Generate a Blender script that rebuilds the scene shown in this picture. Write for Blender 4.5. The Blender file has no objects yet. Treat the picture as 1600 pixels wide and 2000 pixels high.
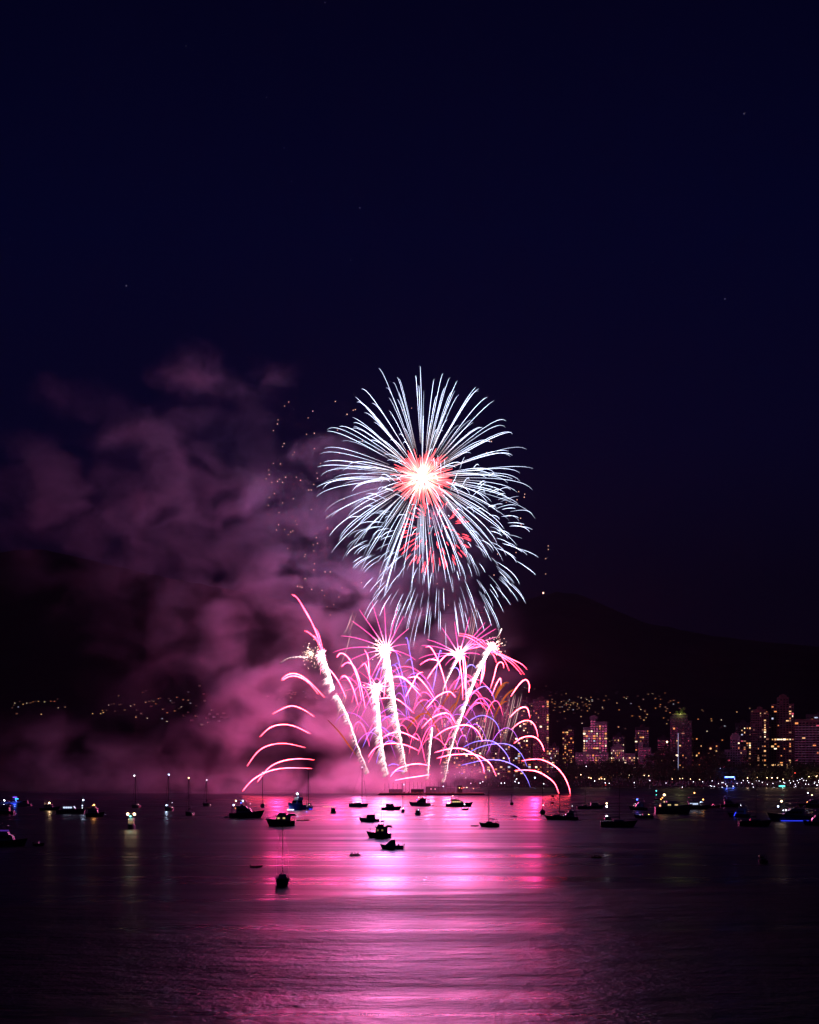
import bpy, bmesh, math, random
from mathutils import Vector, Matrix

S = bpy.context.scene
COL = S.collection
R = math.radians
rnd = random.Random(7)

# ------------------------------------------------------------------ camera
CAM_H = 30.0      # metres above the water
F = 3000.0        # focal length in photo pixels (photo 1600 x 2000)
HZ = 1486.0       # photo row of the true horizon
cd = bpy.data.cameras.new("camera"); cam = bpy.data.objects.new("camera", cd); COL.objects.link(cam)
cam.location = (0, 0, CAM_H); cam.rotation_euler = (R(90), 0, 0)
cd.sensor_fit = 'VERTICAL'; cd.sensor_height = 24.0
cd.lens = 24.0 * F / 2000.0
cd.shift_y = (HZ - 1000.0) / 2000.0
cd.clip_start = 1.0; cd.clip_end = 80000.0
S.camera = cam

def at(px, py, Y):
    """world point seen at photo pixel (px,py) at distance Y"""
    return Vector(((px - 800.0) / F * Y, Y, CAM_H + (HZ - py) / F * Y))
def onwater(px, py):
    Y = F * CAM_H / (py - HZ)
    return Vector(((px - 800.0) / F * Y, Y, 0.0))

# ------------------------------------------------------------------ world (night sky)
W = bpy.data.worlds.new("World"); S.world = W; W.use_nodes = True
nt = W.node_tree; nt.nodes.clear()
def nd(t, kind, **kw):
    n = t.nodes.new(kind)
    for k, v in kw.items(): setattr(n, k, v)
    return n
tc = nd(nt, 'ShaderNodeTexCoord'); sp = nd(nt, 'ShaderNodeSeparateXYZ')
nt.links.new(tc.outputs['Generated'], sp.inputs[0])
rp = nd(nt, 'ShaderNodeValToRGB'); nt.links.new(sp.outputs['Z'], rp.inputs[0])
cr = rp.color_ramp
stops = [(0.0, (.0016, .0006, .0028)), (0.11, (.0011, .0007, .0056)), (0.20, (.0009, .0011, .0128)),
         (0.32, (.0002, .0010, .0145)), (0.45, (.0002, .0006, .0102)), (1.0, (.0005, .0006, .006))]
cr.elements[0].position = 0.0; cr.elements[0].color = (*stops[0][1], 1)
cr.elements[1].position = 1.0; cr.elements[1].color = (*stops[-1][1], 1)
for p, c in stops[1:-1]:
    e = cr.elements.new(p); e.color = (*c, 1)
bg = nd(nt, 'ShaderNodeBackground'); nt.links.new(rp.outputs[0], bg.inputs[0]); bg.inputs[1].default_value = 1.0
wo = nd(nt, 'ShaderNodeOutputWorld'); nt.links.new(bg.outputs[0], wo.inputs[0])

S.render.engine = 'CYCLES'
S.view_settings.view_transform = 'Standard'; S.view_settings.look = 'None'
S.view_settings.exposure = 0; S.view_settings.gamma = 1; S.view_settings.use_curve_mapping = False
cy = S.cycles
cy.use_denoising = True
cy.max_bounces = 5; cy.diffuse_bounces = 1; cy.glossy_bounces = 2; cy.volume_bounces = 1
cy.transparent_max_bounces = 8
cy.sample_clamp_indirect = 12.0; cy.sample_clamp_direct = 0
cy.volume_step_rate = 3.0; cy.volume_max_steps = 160
cy.filter_width = 1.5

# ------------------------------------------------------------------ the light the fireworks throw
FY = 1364.0       # distance of the firing barge
def lamp(px, py, dy, col, power, r=0.0):
    l = bpy.data.lights.new("firework_light", 'POINT'); l.color = col; l.energy = power; l.shadow_soft_size = r
    o = bpy.data.objects.new("firework_light", l); COL.objects.link(o); o.location = at(px, py, FY + dy)
    o['kind'] = 'helper'
    return o
PK = (1.0, 0.045, 0.32); PW = (1.0, 0.15, 0.48); WB = (0.46, 0.30, 1.0)
for px, py, dy, c, p in [
    (628, 1282, -18, PK, .7), (660, 1400, -20, PK, .7), (752, 1275, -22, PW, 1.2), (770, 1390, -20, PW, 1.3), (735, 1340, -16, PW, 1.2),
    (748, 1460, -16, PW, .7), (897, 1283, -20, PW, 1.1), (958, 1264, -14, PK, .8), (905, 1400, -20, PW, .8), (875, 1490, -20, PW, .4),
    (560, 1340, -25, PK, .45), (540, 1450, -30, PK, .45), (1030, 1370, -20, PK, .4), (1045, 1480, -20, PK, .4), (838, 1490, -10, PW, .4), (700, 1480, -25, PW, .55),
    (825, 935, -10, (1, .25, .5), 1.1), (740, 960, -30, WB, 1.3), (920, 950, -30, WB, .6), (860, 1060, -30, WB, 1.0), (760, 1110, -30, WB, 1.3), (950, 1080, -30, WB, .4)]:
    lamp(px, py, dy, c, p * 1.85e5)

# ------------------------------------------------------------------ helpers
def link(o, parent=None):
    COL.objects.link(o)
    if parent is not None: o.parent = parent
    return o
def tag(o, label=None, cat=None, group=None, kind=None):
    if label: o['label'] = label
    if cat: o['category'] = cat
    if group: o['group'] = group
    if kind: o['kind'] = kind
    return o
def empty(name, loc, label=None, cat=None, group=None, rz=0.0):
    o = bpy.data.objects.new(name, None); link(o); o.location = loc; o.rotation_euler = (0, 0, rz)
    o.empty_display_size = .5
    return tag(o, label, cat, group)
def mesh_obj(name, verts, faces, mats, parent=None, smooth=False, midx=None, cols=None, loc=None):
    me = bpy.data.meshes.new(name); me.from_pydata([tuple(v) for v in verts], [], faces)
    for m in (mats if isinstance(mats, (list, tuple)) else [mats]): me.materials.append(m)
    if midx: me.polygons.foreach_set('material_index', midx)
    if smooth: me.polygons.foreach_set('use_smooth', [True] * len(me.polygons))
    if cols:
        a = me.attributes.new('glow', 'FLOAT_COLOR', 'POINT')
        a.data.foreach_set('color', [x for c in cols for x in (*c, 1.0)])
    me.update()
    o = bpy.data.objects.new(name, me); link(o, parent)
    if loc is not None: o.location = loc
    return o

def mat(name, base, rough=.6, metal=0.0, emit=None, es=0.0, spec=None, noise=None):
    m = bpy.data.materials.new(name); m.use_nodes = True
    b = m.node_tree.nodes['Principled BSDF']
    b.inputs['Base Color'].default_value = (*base, 1); b.inputs['Roughness'].default_value = rough
    b.inputs['Metallic'].default_value = metal
    if spec is not None: b.inputs['Specular IOR Level'].default_value = spec
    if emit: b.inputs['Emission Color'].default_value = (*emit, 1); b.inputs['Emission Strength'].default_value = es
    if noise:
        t = m.node_tree; n = nd(t, 'ShaderNodeTexNoise'); n.inputs['Scale'].default_value = noise[0]; n.inputs['Detail'].default_value = 5
        co = nd(t, 'ShaderNodeTexCoord'); t.links.new(co.outputs['Object'], n.inputs['Vector'])
        r_ = nd(t, 'ShaderNodeValToRGB'); k = noise[1]
        r_.color_ramp.elements[0].position = .3; r_.color_ramp.elements[1].position = .7
        r_.color_ramp.elements[0].color = (*[c * (1 - k) for c in base], 1); r_.color_ramp.elements[1].color = (*[min(1, c * (1 + k)) for c in base], 1)
        t.links.new(n.outputs['Fac'], r_.inputs[0]); t.links.new(r_.outputs[0], b.inputs['Base Color'])
    m.cycles.emission_sampling = 'NONE'
    return m
def glow_mat():
    m = bpy.data.materials.new("burning_sparks"); m.use_nodes = True; t = m.node_tree; t.nodes.clear()
    a = nd(t, 'ShaderNodeAttribute'); a.attribute_name = 'glow'
    e = nd(t, 'ShaderNodeEmission'); o = nd(t, 'ShaderNodeOutputMaterial')
    t.links.new(a.outputs['Color'], e.inputs[0]); e.inputs[1].default_value = 1.0; t.links.new(e.outputs[0], o.inputs[0])
    m.cycles.emission_sampling = 'NONE'
    return m
GLOW = glow_mat()

def tube_data(pts, rad, colr, n=4):
    """polyline tube with a radius and a glow colour per point"""
    V, Fc, C = [], [], []
    P = [Vector(p) for p in pts]
    for i, p in enumerate(P):
        d = (P[min(i + 1, len(P) - 1)] - P[max(i - 1, 0)])
        if d.length < 1e-6: d = Vector((0, 0, 1))
        d.normalize()
        a = d.cross(Vector((0, 1, 0.01)));
        if a.length < 1e-4: a = d.cross(Vector((1, 0, 0)))
        a.normalize(); b = d.cross(a)
        for k in range(n):
            t = 2 * math.pi * (k + .5) / n
            V.append(p + (a * math.cos(t) + b * math.sin(t)) * rad[i]); C.append(colr[i])
    for i in range(len(P) - 1):
        for k in range(n):
            k2 = (k + 1) % n
            Fc.append((i * n + k, i * n + k2, (i + 1) * n + k2, (i + 1) * n + k))
    Fc.append(tuple(range(n - 1, -1, -1))); Fc.append(tuple(range((len(P) - 1) * n, len(P) * n)))
    return V, Fc, C
def merge(parts):
    V, Fc, C = [], [], []
    for v, f, c in parts:
        o = len(V); V += v; Fc += [tuple(i + o for i in q) for q in f]; C += c
    return V, Fc, C
def lerp(a, b, t): return tuple(x + (y - x) * t for x, y in zip(a, b))
def mul(c, k): return tuple(x * k for x in c)

# ------------------------------------------------------------------ smoke: a density grid the lamps light
def build_smoke():
    Yc = 1412.0; s = Yc / F
    blobs = [  # px, py, rx, ry, amount, dY, rY
        (610, 1532, 210, 24, 2.2, -10, 34), (330, 1532, 240, 24, .6, 0, 34), (60, 1515, 150, 45, .20, 0, 34), (830, 1522, 90, 16, 1.6, 10, 20), (735, 1508, 80, 28, 1.6, 0, 26),
        (925, 1507, 34, 11, 1.6, 0, 12),
        (590, 1385, 100, 52, 1.8, 0, 30), (690, 1412, 80, 30, 1.3, 5, 26), (545, 1320, 60, 45, .6, 0, 30), (480, 1400, 50, 60, .9, 10, 30), (640, 1340, 60, 26, .6, 5, 24),
        (770, 1290, 110, 90, .85, 14, 26), (890, 1290, 90, 80, .5, 14, 22), (820, 1400, 120, 90, .5, 14, 24), (950, 1400, 80, 110, .12, 14, 22),
        (700, 1180, 80, 66, .6, 10, 26), (620, 1130, 80, 70, .5, 10, 26), (545, 1080, 70, 80, .5, 10, 26), (560, 1230, 110, 70, .36, 10, 28), (430, 1170, 110, 80, .3, 10, 28), (460, 1290, 90, 70, .3, 10, 28),
        (485, 975, 50, 42, .9, 0, 22), (440, 890, 90, 90, .36, 10, 26), (300, 980, 150, 80, .42, 10, 28), (110, 985, 150, 70, .42, 10, 28), (55, 905, 60, 50, .55, 10, 22),
        (315, 880, 32, 80, .8, 0, 20), (240, 830, 60, 34, 1.0, 0, 18), (130, 778, 50, 22, .55, 0, 16), (365, 722, 42, 28, 1.5, 0, 16), (385, 800, 36, 55, .4, 0, 18),
        (556, 722, 26, 24, 1.2, 0, 14), (490, 745, 42, 32, .55, 0, 16), (598, 879, 26, 9, 1.8, 0, 9), (640, 960, 60, 90, .45, 10, 22), (705, 945, 44, 34, .8, 14, 16),
        (735, 1110, 48, 26, .9, 14, 14), (862, 1000, 34, 16, .9, 18, 12), (860, 1080, 80, 70, .22, 20, 18), (600, 1010, 40, 60, .5, 10, 20),
        (90, 1450, 80, 60, .30, 0, 30), (250, 1485, 160, 36, .30, 0, 30), (420, 1450, 80, 60, .42, 0, 30), (220, 1090, 170, 90, .22, 10, 28), (340, 1300, 120, 110, .20, 10, 28)]
    t = bpy.data.node_groups.new("smoke_grid", 'GeometryNodeTree')
    t.interface.new_socket("Geometry", in_out='INPUT', socket_type='NodeSocketGeometry')
    t.interface.new_socket("Geometry", in_out='OUTPUT', socket_type='NodeSocketGeometry')
    N = lambda k, **kw: nd(t, k, **kw)
    L = t.links.new
    def M(op, a, b=None, c=None):
        n = N('ShaderNodeMath', operation=op)
        for i, v in enumerate((a, b, c)):
            if v is None: continue
            if isinstance(v, (int, float)): n.inputs[i].default_value = v
            else: L(v, n.inputs[i])
        return n.outputs[0]
    pos = N('GeometryNodeInputPosition').outputs[0]
    def noise(vec, scale, detail, out='Fac', mult=(1, 1, 1)):
        v = N('ShaderNodeVectorMath', operation='MULTIPLY'); L(vec, v.inputs[0]); v.inputs[1].default_value = mult
        n = N('ShaderNodeTexNoise'); n.inputs['Scale'].default_value = scale; n.inputs['Detail'].default_value = detail
        n.inputs['Roughness'].default_value = .55
        L(v.outputs[0], n.inputs['Vector']); return n.outputs[out]
    # warp the space so that the puffs get uneven outlines
    wv = noise(pos, 1 / 55, 3, 'Color')
    w1 = N('ShaderNodeVectorMath', operation='SUBTRACT'); L(wv, w1.inputs[0]); w1.inputs[1].default_value = (.5, .5, .5)
    w2 = N('ShaderNodeVectorMath', operation='SCALE'); L(w1.outputs[0], w2.inputs[0]); w2.inputs[3].default_value = 75.0
    w3 = N('ShaderNodeVectorMath', operation='MULTIPLY'); L(w2.outputs[0], w3.inputs[0]); w3.inputs[1].default_value = (1.2, .6, .8)
    wp = N('ShaderNodeVectorMath', operation='ADD'); L(pos, wp.inputs[0]); L(w3.outputs[0], wp.inputs[1])
    total = None
    for px, py, rx, ry, amt, dy, ryy in blobs:
        c = at(px, py, Yc); c.y += dy
        low = py > 1495
        a = N('ShaderNodeVectorMath', operation='SUBTRACT'); L(pos if low else wp.outputs[0], a.inputs[0]); a.inputs[1].default_value = c; amt *= 1.5 if not low else 1.1
        b = N('ShaderNodeVectorMath', operation='DIVIDE'); L(a.outputs[0], b.inputs[0]); b.inputs[1].default_value = (rx * s, ryy * (.62 if not low else 1), ry * s)
        d = N('ShaderNodeVectorMath', operation='DOT_PRODUCT'); L(b.outputs[0], d.inputs[0]); L(b.outputs[0], d.inputs[1])
        e = M('EXPONENT', M('MULTIPLY', d.outputs['Value'], -1.0))
        total = M('MULTIPLY', e, amt) if total is None else M('MULTIPLY_ADD', e, amt, total)
    f1 = noise(wp.outputs[0], 1 / 27, 5, mult=(.7, .55, 1.0))
    f2 = noise(wp.outputs[0], 1 / 10, 4, mult=(.22, .6, 1.25))
    mr = N('ShaderNodeMapRange', interpolation_type='SMOOTHSTEP'); L(f1, mr.inputs[0])
    mr.inputs[1].default_value = .37; mr.inputs[2].default_value = .66; mr.inputs[3].default_value = .07; mr.inputs[4].default_value = 2.2
    k = M('MULTIPLY', mr.outputs[0], M('ADD', M('MULTIPLY', f2, 1.5), .25))
    dens = M('MAXIMUM', M('SUBTRACT', M('MULTIPLY', total, k), .02), 0.0)
    vc = N('GeometryNodeVolumeCube')
    lo = at(-60, 1550, Yc); hi = at(1120, 640, Yc)
    vc.inputs['Min'].default_value = (lo.x, Yc - 50, 0.2); vc.inputs['Max'].default_value = (hi.x, Yc + 50, hi.z)
    vc.inputs['Resolution X'].default_value = 300; vc.inputs['Resolution Y'].default_value = 34; vc.inputs['Resolution Z'].default_value = 240
    L(dens, vc.inputs['Density'])
    sm = N('GeometryNodeSetMaterial'); L(vc.outputs[0], sm.inputs[0])
    m = bpy.data.materials.new("smoke"); m.use_nodes = True; mt = m.node_tree; mt.nodes.clear()
    pv = nd(mt, 'ShaderNodeVolumePrincipled'); mo = nd(mt, 'ShaderNodeOutputMaterial'); mt.links.new(pv.outputs[0], mo.inputs['Volume'])
    pv.inputs['Color'].default_value = (.88, .86, .9, 1); pv.inputs['Density'].default_value = .013; pv.inputs['Anisotropy'].default_value = .15
    sm.inputs['Material'].default_value = m
    go = N('NodeGroupOutput'); L(sm.outputs[0], go.inputs[0])
    me = bpy.data.meshes.new("smoke"); o = bpy.data.objects.new("smoke", me); link(o); me.materials.append(m)
    md = o.modifiers.new("smoke_grid", 'NODES'); md.node_group = t
    tag(o, 'pink and violet smoke drifting to one side of the bursts and lying low on the water', kind='stuff')
build_smoke()

# ------------------------------------------------------------------ water
def build_water():
    m = bpy.data.materials.new("sea_water"); m.use_nodes = True; t = m.node_tree
    b = t.nodes['Principled BSDF']; b.inputs['Base Color'].default_value = (.004, .005, .010, 1); b.inputs['IOR'].default_value = 1.33
    L = t.links.new
    geo = nd(t, 'ShaderNodeNewGeometry'); P = geo.outputs['Position']
    def vm(v, mult):
        n = nd(t, 'ShaderNodeVectorMath', operation='MULTIPLY'); L(v, n.inputs[0]); n.inputs[1].default_value = mult; return n.outputs[0]
    def M(op, a, b_=None, c=None):
        n = nd(t, 'ShaderNodeMath', operation=op)
        for i, v in enumerate((a, b_, c)):
            if v is None: continue
            if isinstance(v, (int, float)): n.inputs[i].default_value = v
            else: L(v, n.inputs[i])
        return n.outputs[0]
    def noise(mult, scale, detail=3, rough=.5):
        n = nd(t, 'ShaderNodeTexNoise'); n.inputs['Scale'].default_value = scale; n.inputs['Detail'].default_value = detail
        n.inputs['Roughness'].default_value = rough; L(vm(P, mult), n.inputs['Vector']); return n.outputs['Fac']
    def mr(v, a, b_, c, d, smooth=True):
        n = nd(t, 'ShaderNodeMapRange'); n.interpolation_type = 'SMOOTHSTEP' if smooth else 'LINEAR'
        L(v, n.inputs[0])
        for i, x in enumerate((a, b_, c, d)): n.inputs[i + 1].default_value = x
        return n.outputs[0]
    sx = nd(t, 'ShaderNodeSeparateXYZ'); L(P, sx.inputs[0]); X, Y = sx.outputs[0], sx.outputs[1]
    # wind lanes: bands lying across the bay
    lanes = noise((.0022, .030, 0), 1.0, 3)
    lanes2 = noise((.012, .13, 0), 1.0, 4, .65)
    # the edge of the ruffled water, running slightly oblique
    edge = M('ADD', Y, M('ADD', M('MULTIPLY', X, -.33), M('MULTIPLY', noise((.012, .02, 0), 1.0, 3), 22.0)))
    near = mr(edge, 358, 350, 0.0, 1.0)           # 1 = ruffled near water
    edge2 = mr(edge, 309, 302, 0.0, 1.0)
    rough = M('ADD', M('ADD', mr(lanes, .38, .60, .27, .37), M('MULTIPLY', mr(lanes2, .35, .65, -.05, .05), 1.0)), M('MULTIPLY', M('ADD', near, M('MULTIPLY', edge2, -.45)), .105))
    wavy = M('ADD', Y, M('MULTIPLY', lanes2, 160.0))
    patch = M('MULTIPLY', mr(wavy, 540, 640, 0.0, 1.0), mr(wavy, 720, 900, 1.0, 0.0))
    rough = M('ADD', rough, M('ADD', M('MULTIPLY', patch, .085), -.015))
    L(M('MINIMUM', M('MAXIMUM', rough, .22), .62), b.inputs['Roughness'])
    # wavelets, longer crests across the view
    w1 = noise((.5, .8, 0), .42, 5, .62); w2 = noise((.8, .9, 0), 1.7, 3, .6); w3 = noise((.25, .6, 0), .12, 3)
    h = M('ADD', M('ADD', M('MULTIPLY', w1, 1.0), M('MULTIPLY', w2, .28)), M('MULTIPLY', w3, 2.4))
    bp = nd(t, 'ShaderNodeBump'); L(h, bp.inputs['Height']); bp.inputs['Distance'].default_value = .5
    L(M('ADD', mr(lanes, .38, .60, .25, .5), M('MULTIPLY', near, 1.15)), bp.inputs['Strength'])
    L(bp.outputs[0], b.inputs['Normal'])
    o = mesh_obj('water', [(-9000, -600, 0), (9000, -600, 0), (9000, 9000, 0), (-9000, 9000, 0)], [(0, 1, 2, 3)], m)
    tag(o, kind='structure')
build_water()

# ------------------------------------------------------------------ fireworks
WHT = (2.7, 3.1, 4.2); PINK = (5.0, .28, 1.1); HOT = (14, 5.5, 8.5); RED = (3.2, .30, .38)
def ballistic(c, d, spd, t0, t1, n=12, k=1.15, g=9.8, T=1.0):
    """drag-limited flight of a burning star; returns points between times t0..t1"""
    out = []
    for i in range(n):
        t = t0 + (t1 - t0) * i / (n - 1)
        e = (1 - math.exp(-k * t)) / k
        drop = g * T * (t - e) / k
        out.append(c + d * (spd * e) + Vector((0, 0, -drop)))
    return out
def sphere_dirs(n, seed):
    r = random.Random(seed); out = []
    ga = math.pi * (3 - math.sqrt(5))
    for i in range(n):
        z = 1 - 2 * (i + .5) / n; q = math.sqrt(1 - z * z); a = ga * i
        v = Vector((q * math.cos(a), q * math.sin(a), z)) + Vector((r.gauss(0, .09), r.gauss(0, .09), r.gauss(0, .09)))
        out.append(v.normalized())
    return out
def add_trail(parent, pts, rad, cols, name='spark_trail', extra=None):
    loc = parent.location if parent else Vector((0, 0, 0))
    data = tube_data([p - loc for p in pts], rad, cols)
    return mesh_obj(name, *data[:2], GLOW, parent, cols=data[2])
def taper(n, r0, r1, tip=.35):
    return [(r0 + (r1 - r0) * i / (n - 1)) * (tip if i in (0, n - 1) else 1) for i in range(n)]

def white_burst(px, py, Rpx, seed, n, t0r, t1r, label, r=.125, inner=None, up=0.0):
    c = at(px, py, FY); s = FY / F; spd = Rpx * s * 1.47
    root = empty('firework_burst', c, label, 'firework')
    rr = random.Random(seed); stuff = []
    for i, d in enumerate(sphere_dirs(n, seed)):
        d = d + Vector((0, 0, up * (1 + d.z)))
        v = spd * (rr.uniform(.86, 1.05) if i % 3 else rr.uniform(.98, 1.1))
        t0 = rr.uniform(*t0r); t1 = rr.uniform(*t1r); q0 = rr.choice([.4, .7, .9, 1.1, 1.3])
        pts = ballistic(c, d, v, t0, t1, 13, k=1.35, g=12.0)
        k = len(pts); cols = []
        for j in range(k):
            u = j / (k - 1); b = .55 + .75 * math.sin(math.pi * min(1, u * 1.05) ** .8) ** .5 if u < .97 else .35
            cc = WHT
            if inner and (pts[j] - c).length < inner * s * 1.9:
                q = (pts[j] - c).length / (inner * s * 1.9); cc = lerp((3.2, 1.7, 1.3), WHT, q ** 2)
                b *= .35 + .65 * q
            cols.append(mul(cc, b * q0 * rr.uniform(.8, 1.15)))
        rad = [r * (.5 + .6 * math.sin(math.pi * (j / (k - 1)) ** .8)) * rr.uniform(.85, 1.1) for j in range(k)]
        if i % 2 == 0 and i < 190:
            add_trail(root, pts, rad, cols)
        else: stuff.append(tube_data([p - c for p in pts], rad, cols))
    if stuff:
        V, Fc, C = merge(stuff); o = mesh_obj('spark_spray', V, Fc, GLOW, root, cols=C); o['kind'] = 'stuff'
    return root
b1 = white_burst(825, 935, 205, 3, 215, (.16, .30), (1.5, 2.4), 'large white starburst with a red and gold heart, highest of the fireworks', inner=62, up=.05)
c1 = b1.location; s0 = FY / F
add_trail(b1, [at(825 - 4 * (i / 9) ** 2, 915 - 200 * (i / 9), FY - 5) for i in range(10)], [.15] + [.2] * 8 + [.08], [mul(WHT, .5 + .06 * i) for i in range(10)])
hs = []
rr = random.Random(21)
for i, d in enumerate(sphere_dirs(150, 5)):      # red inner stars
    e = rr.uniform(46, 68) * s0; st = rr.uniform(8, 20) * s0
    p0 = c1 + d * st; p1 = c1 + d * e
    n = 5; pts = [p0 + (p1 - p0) * (j / 4) + Vector((0, 0, -1.2 * (j / 4) ** 2)) for j in range(n)]
    cols = [lerp((4, 1.6, 1.0), RED, min(1, j / 2.2)) for j in range(n)]
    hs.append(tube_data([p - c1 for p in pts], [.22, .42, .5, .5, .2], cols))
V, Fc, C = merge(hs); o = mesh_obj('red_heart', V, Fc, GLOW, b1, cols=C)
hs = []
for i, d in enumerate(sphere_dirs(170, 9)):      # white-hot middle
    e = rr.uniform(18, 60) * s0
    pts = [c1 + d * (e * j / 4) for j in range(5)]
    hs.append(tube_data([p - c1 for p in pts], [.55, .5, .4, .28, .12], [(9, 6.5, 4.6), (7, 4.6, 3.4), (5, 2.6, 2.2), (4, 1.2, 1.2), (3, .4, .5)]))
V, Fc, C = merge(hs); mesh_obj('burst_core', V, Fc, GLOW, b1, cols=C)

b2 = white_burst(862, 1050, 178, 12, 225, (.75, 1.25), (1.6, 2.6), 'large white starburst hollow in the middle, under the highest burst')
# the red shell inside the lower burst
c3 = at(850, 1040, FY - 85); b3 = empty('firework_burst', c3, 'small ring of short red streaks within the lower white starburst', 'firework')
for i, d in enumerate(sphere_dirs(99, 33)):
    v = 64 * s0 * 1.5 * rr.uniform(.9, 1.08)
    pts = ballistic(c3, d, v, rr.uniform(.75, .95), rr.uniform(1.25, 1.55), 5, g=7)
    add_trail(b3, pts, [.08, .19, .22, .19, .08], [mul((5, .3, .45), x * 1.5) for x in (.4, 1, 1.1, 1, .5)])

def spline(P, n):
    """smooth curve through the points"""
    if len(P) == 2: P = [P[0], ((P[0][0] + P[1][0]) / 2, (P[0][1] + P[1][1]) / 2), P[1]]
    out = []; m = len(P) - 1
    for i in range(n):
        u = i / (n - 1) * m; k = min(int(u), m - 1); f = u - k
        p0 = P[max(k - 1, 0)]; p1 = P[k]; p2 = P[k + 1]; p3 = P[min(k + 2, m)]
        out.append(tuple(.5 * (2 * b + (c - a) * f + (2 * a - 5 * b + 4 * c - d) * f * f + (-a + 3 * b - 3 * c + d) * f ** 3) for a, b, c, d in zip(p0, p1, p2, p3)))
    return out
PINK_LEFT = [
    [(533, 1394), (566, 1379), (591, 1385), (614, 1400)], [(508, 1439), (528, 1421), (552, 1415), (577, 1419), (606, 1433)],
    [(483, 1496), (503, 1469), (525, 1456), (557, 1452), (596, 1460)], [(503, 1527), (525, 1500), (550, 1487), (582, 1482), (614, 1484)],
    [(474, 1545), (494, 1523), (523, 1507), (559, 1500), (609, 1501)], [(550, 1327), (564, 1317), (582, 1317), (604, 1331), (634, 1362)],
    [(551, 1329), (566, 1321), (584, 1322), (604, 1334), (622, 1356)]]
PINK_MIDLEFT = [
    [(627, 1309), (640, 1305), (654, 1320), (665, 1338), (676, 1363)], [(658, 1284), (665, 1276), (676, 1280), (687, 1295), (699, 1327), (706, 1367)],
    [(667, 1302), (679, 1294), (692, 1302), (703, 1331), (714, 1384)], [(705, 1302), (713, 1296), (719, 1311), (726, 1343), (729, 1379)],
    [(666, 1323), (673, 1320), (681, 1327), (690, 1345), (700, 1379)], [(712, 1269), (719, 1284), (722, 1320), (728, 1365)]]
PINK_LOWMID = [
    [(762, 1518), (775, 1503), (798, 1494), (820, 1492), (840, 1496)], [(720, 1478), (732, 1462), (753, 1453), (775, 1452), (798, 1457), (819, 1467)],
    [(749, 1439), (764, 1432), (782, 1430), (800, 1436), (819, 1446)], [(739, 1365), (759, 1363), (780, 1368), (809, 1393)],
    [(767, 1321), (786, 1322), (804, 1336), (820, 1349)], [(762, 1273), (755, 1309), (750, 1363)], [(771, 1524), (793, 1520), (820, 1516), (840, 1513)]]
PINK_MIDRIGHT = [
    [(766, 1324), (780, 1322), (794, 1329), (809, 1344), (823, 1360)], [(792, 1362), (805, 1338), (816, 1317), (826, 1313)],
    [(797, 1324), (809, 1322), (818, 1324), (834, 1342), (851, 1368)], [(834, 1327), (848, 1306), (870, 1281), (888, 1273)],
    [(832, 1264), (841, 1264), (854, 1286), (866, 1320), (875, 1359)], [(821, 1298), (839, 1288), (854, 1290), (858, 1295)],
    [(893, 1266), (898, 1293), (903, 1333), (904, 1367)], [(906, 1277), (910, 1306), (910, 1338), (911, 1371)],
    [(897, 1263), (902, 1268), (906, 1306), (908, 1347)], [(945, 1286), (942, 1313), (938, 1338)], [(948, 1288), (945, 1315), (940, 1333)],
    [(833, 1384), (852, 1362), (870, 1352), (881, 1352), (890, 1362)], [(824, 1422), (843, 1403), (866, 1393), (879, 1396), (890, 1414)],
    [(849, 1440), (870, 1425), (897, 1417), (917, 1417), (933, 1428), (943, 1448)], [(849, 1470), (870, 1464), (893, 1461), (913, 1466), (933, 1479), (943, 1495), (946, 1510)],
    [(854, 1481), (877, 1475), (902, 1473), (929, 1474), (949, 1484), (960, 1495), (969, 1515)]]
PINK_RIGHT = [
    [(1019, 1486), (1039, 1483), (1059, 1484), (1082, 1495), (1100, 1513), (1111, 1536), (1114, 1551)],
    [(1005, 1505), (1028, 1504), (1050, 1507), (1070, 1518), (1084, 1531), (1092, 1550)],
    [(1004, 1452), (1019, 1441), (1037, 1438), (1050, 1443), (1059, 1455), (1063, 1467)], [(999, 1425), (1014, 1412), (1030, 1407), (1041, 1412), (1048, 1425), (1051, 1440)],
    [(996, 1401), (1010, 1387), (1023, 1381), (1031, 1385), (1035, 1402)], [(998, 1360), (1010, 1342), (1021, 1330), (1029, 1328), (1034, 1338), (1033, 1352)],
    [(958, 1345), (965, 1322), (971, 1299), (978, 1293), (983, 1297), (984, 1305)], [(961, 1359), (968, 1340), (975, 1327), (978, 1326), (979, 1338)]]
STREAM_LEFT = [
    [(570, 1161), (582, 1169), (595, 1192), (613, 1223), (624, 1253), (630, 1280)], [(575, 1161), (588, 1178), (604, 1205), (618, 1237), (628, 1266), (631, 1280)],
    [(595, 1232), (604, 1236), (618, 1250), (628, 1273)], [(609, 1241), (618, 1246), (627, 1266)], [(615, 1226), (622, 1237), (629, 1262), (631, 1277)]]
STREAM_RIGHT = [
    [(958, 1271), (978, 1277), (1001, 1288), (1019, 1297), (1030, 1308)], [(958, 1272), (983, 1281), (1005, 1295), (1025, 1318)],
    [(957, 1272), (978, 1281), (1001, 1297), (1019, 1318)], [(957, 1273), (976, 1279), (987, 1293), (995, 1311)], [(956, 1272), (965, 1281), (970, 1295)],
    [(960, 1271), (974, 1272), (978, 1277)], [(896, 1241), (915, 1245), (938, 1259), (953, 1270)], [(897, 1237), (920, 1242), (940, 1254), (954, 1270)],
    [(917, 1259), (933, 1259), (951, 1270)], [(935, 1250), (942, 1250), (949, 1259), (953, 1268)], [(906, 1270), (924, 1266), (942, 1263), (954, 1270)],
    [(957, 1266), (968, 1262), (977, 1262)]]
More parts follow.
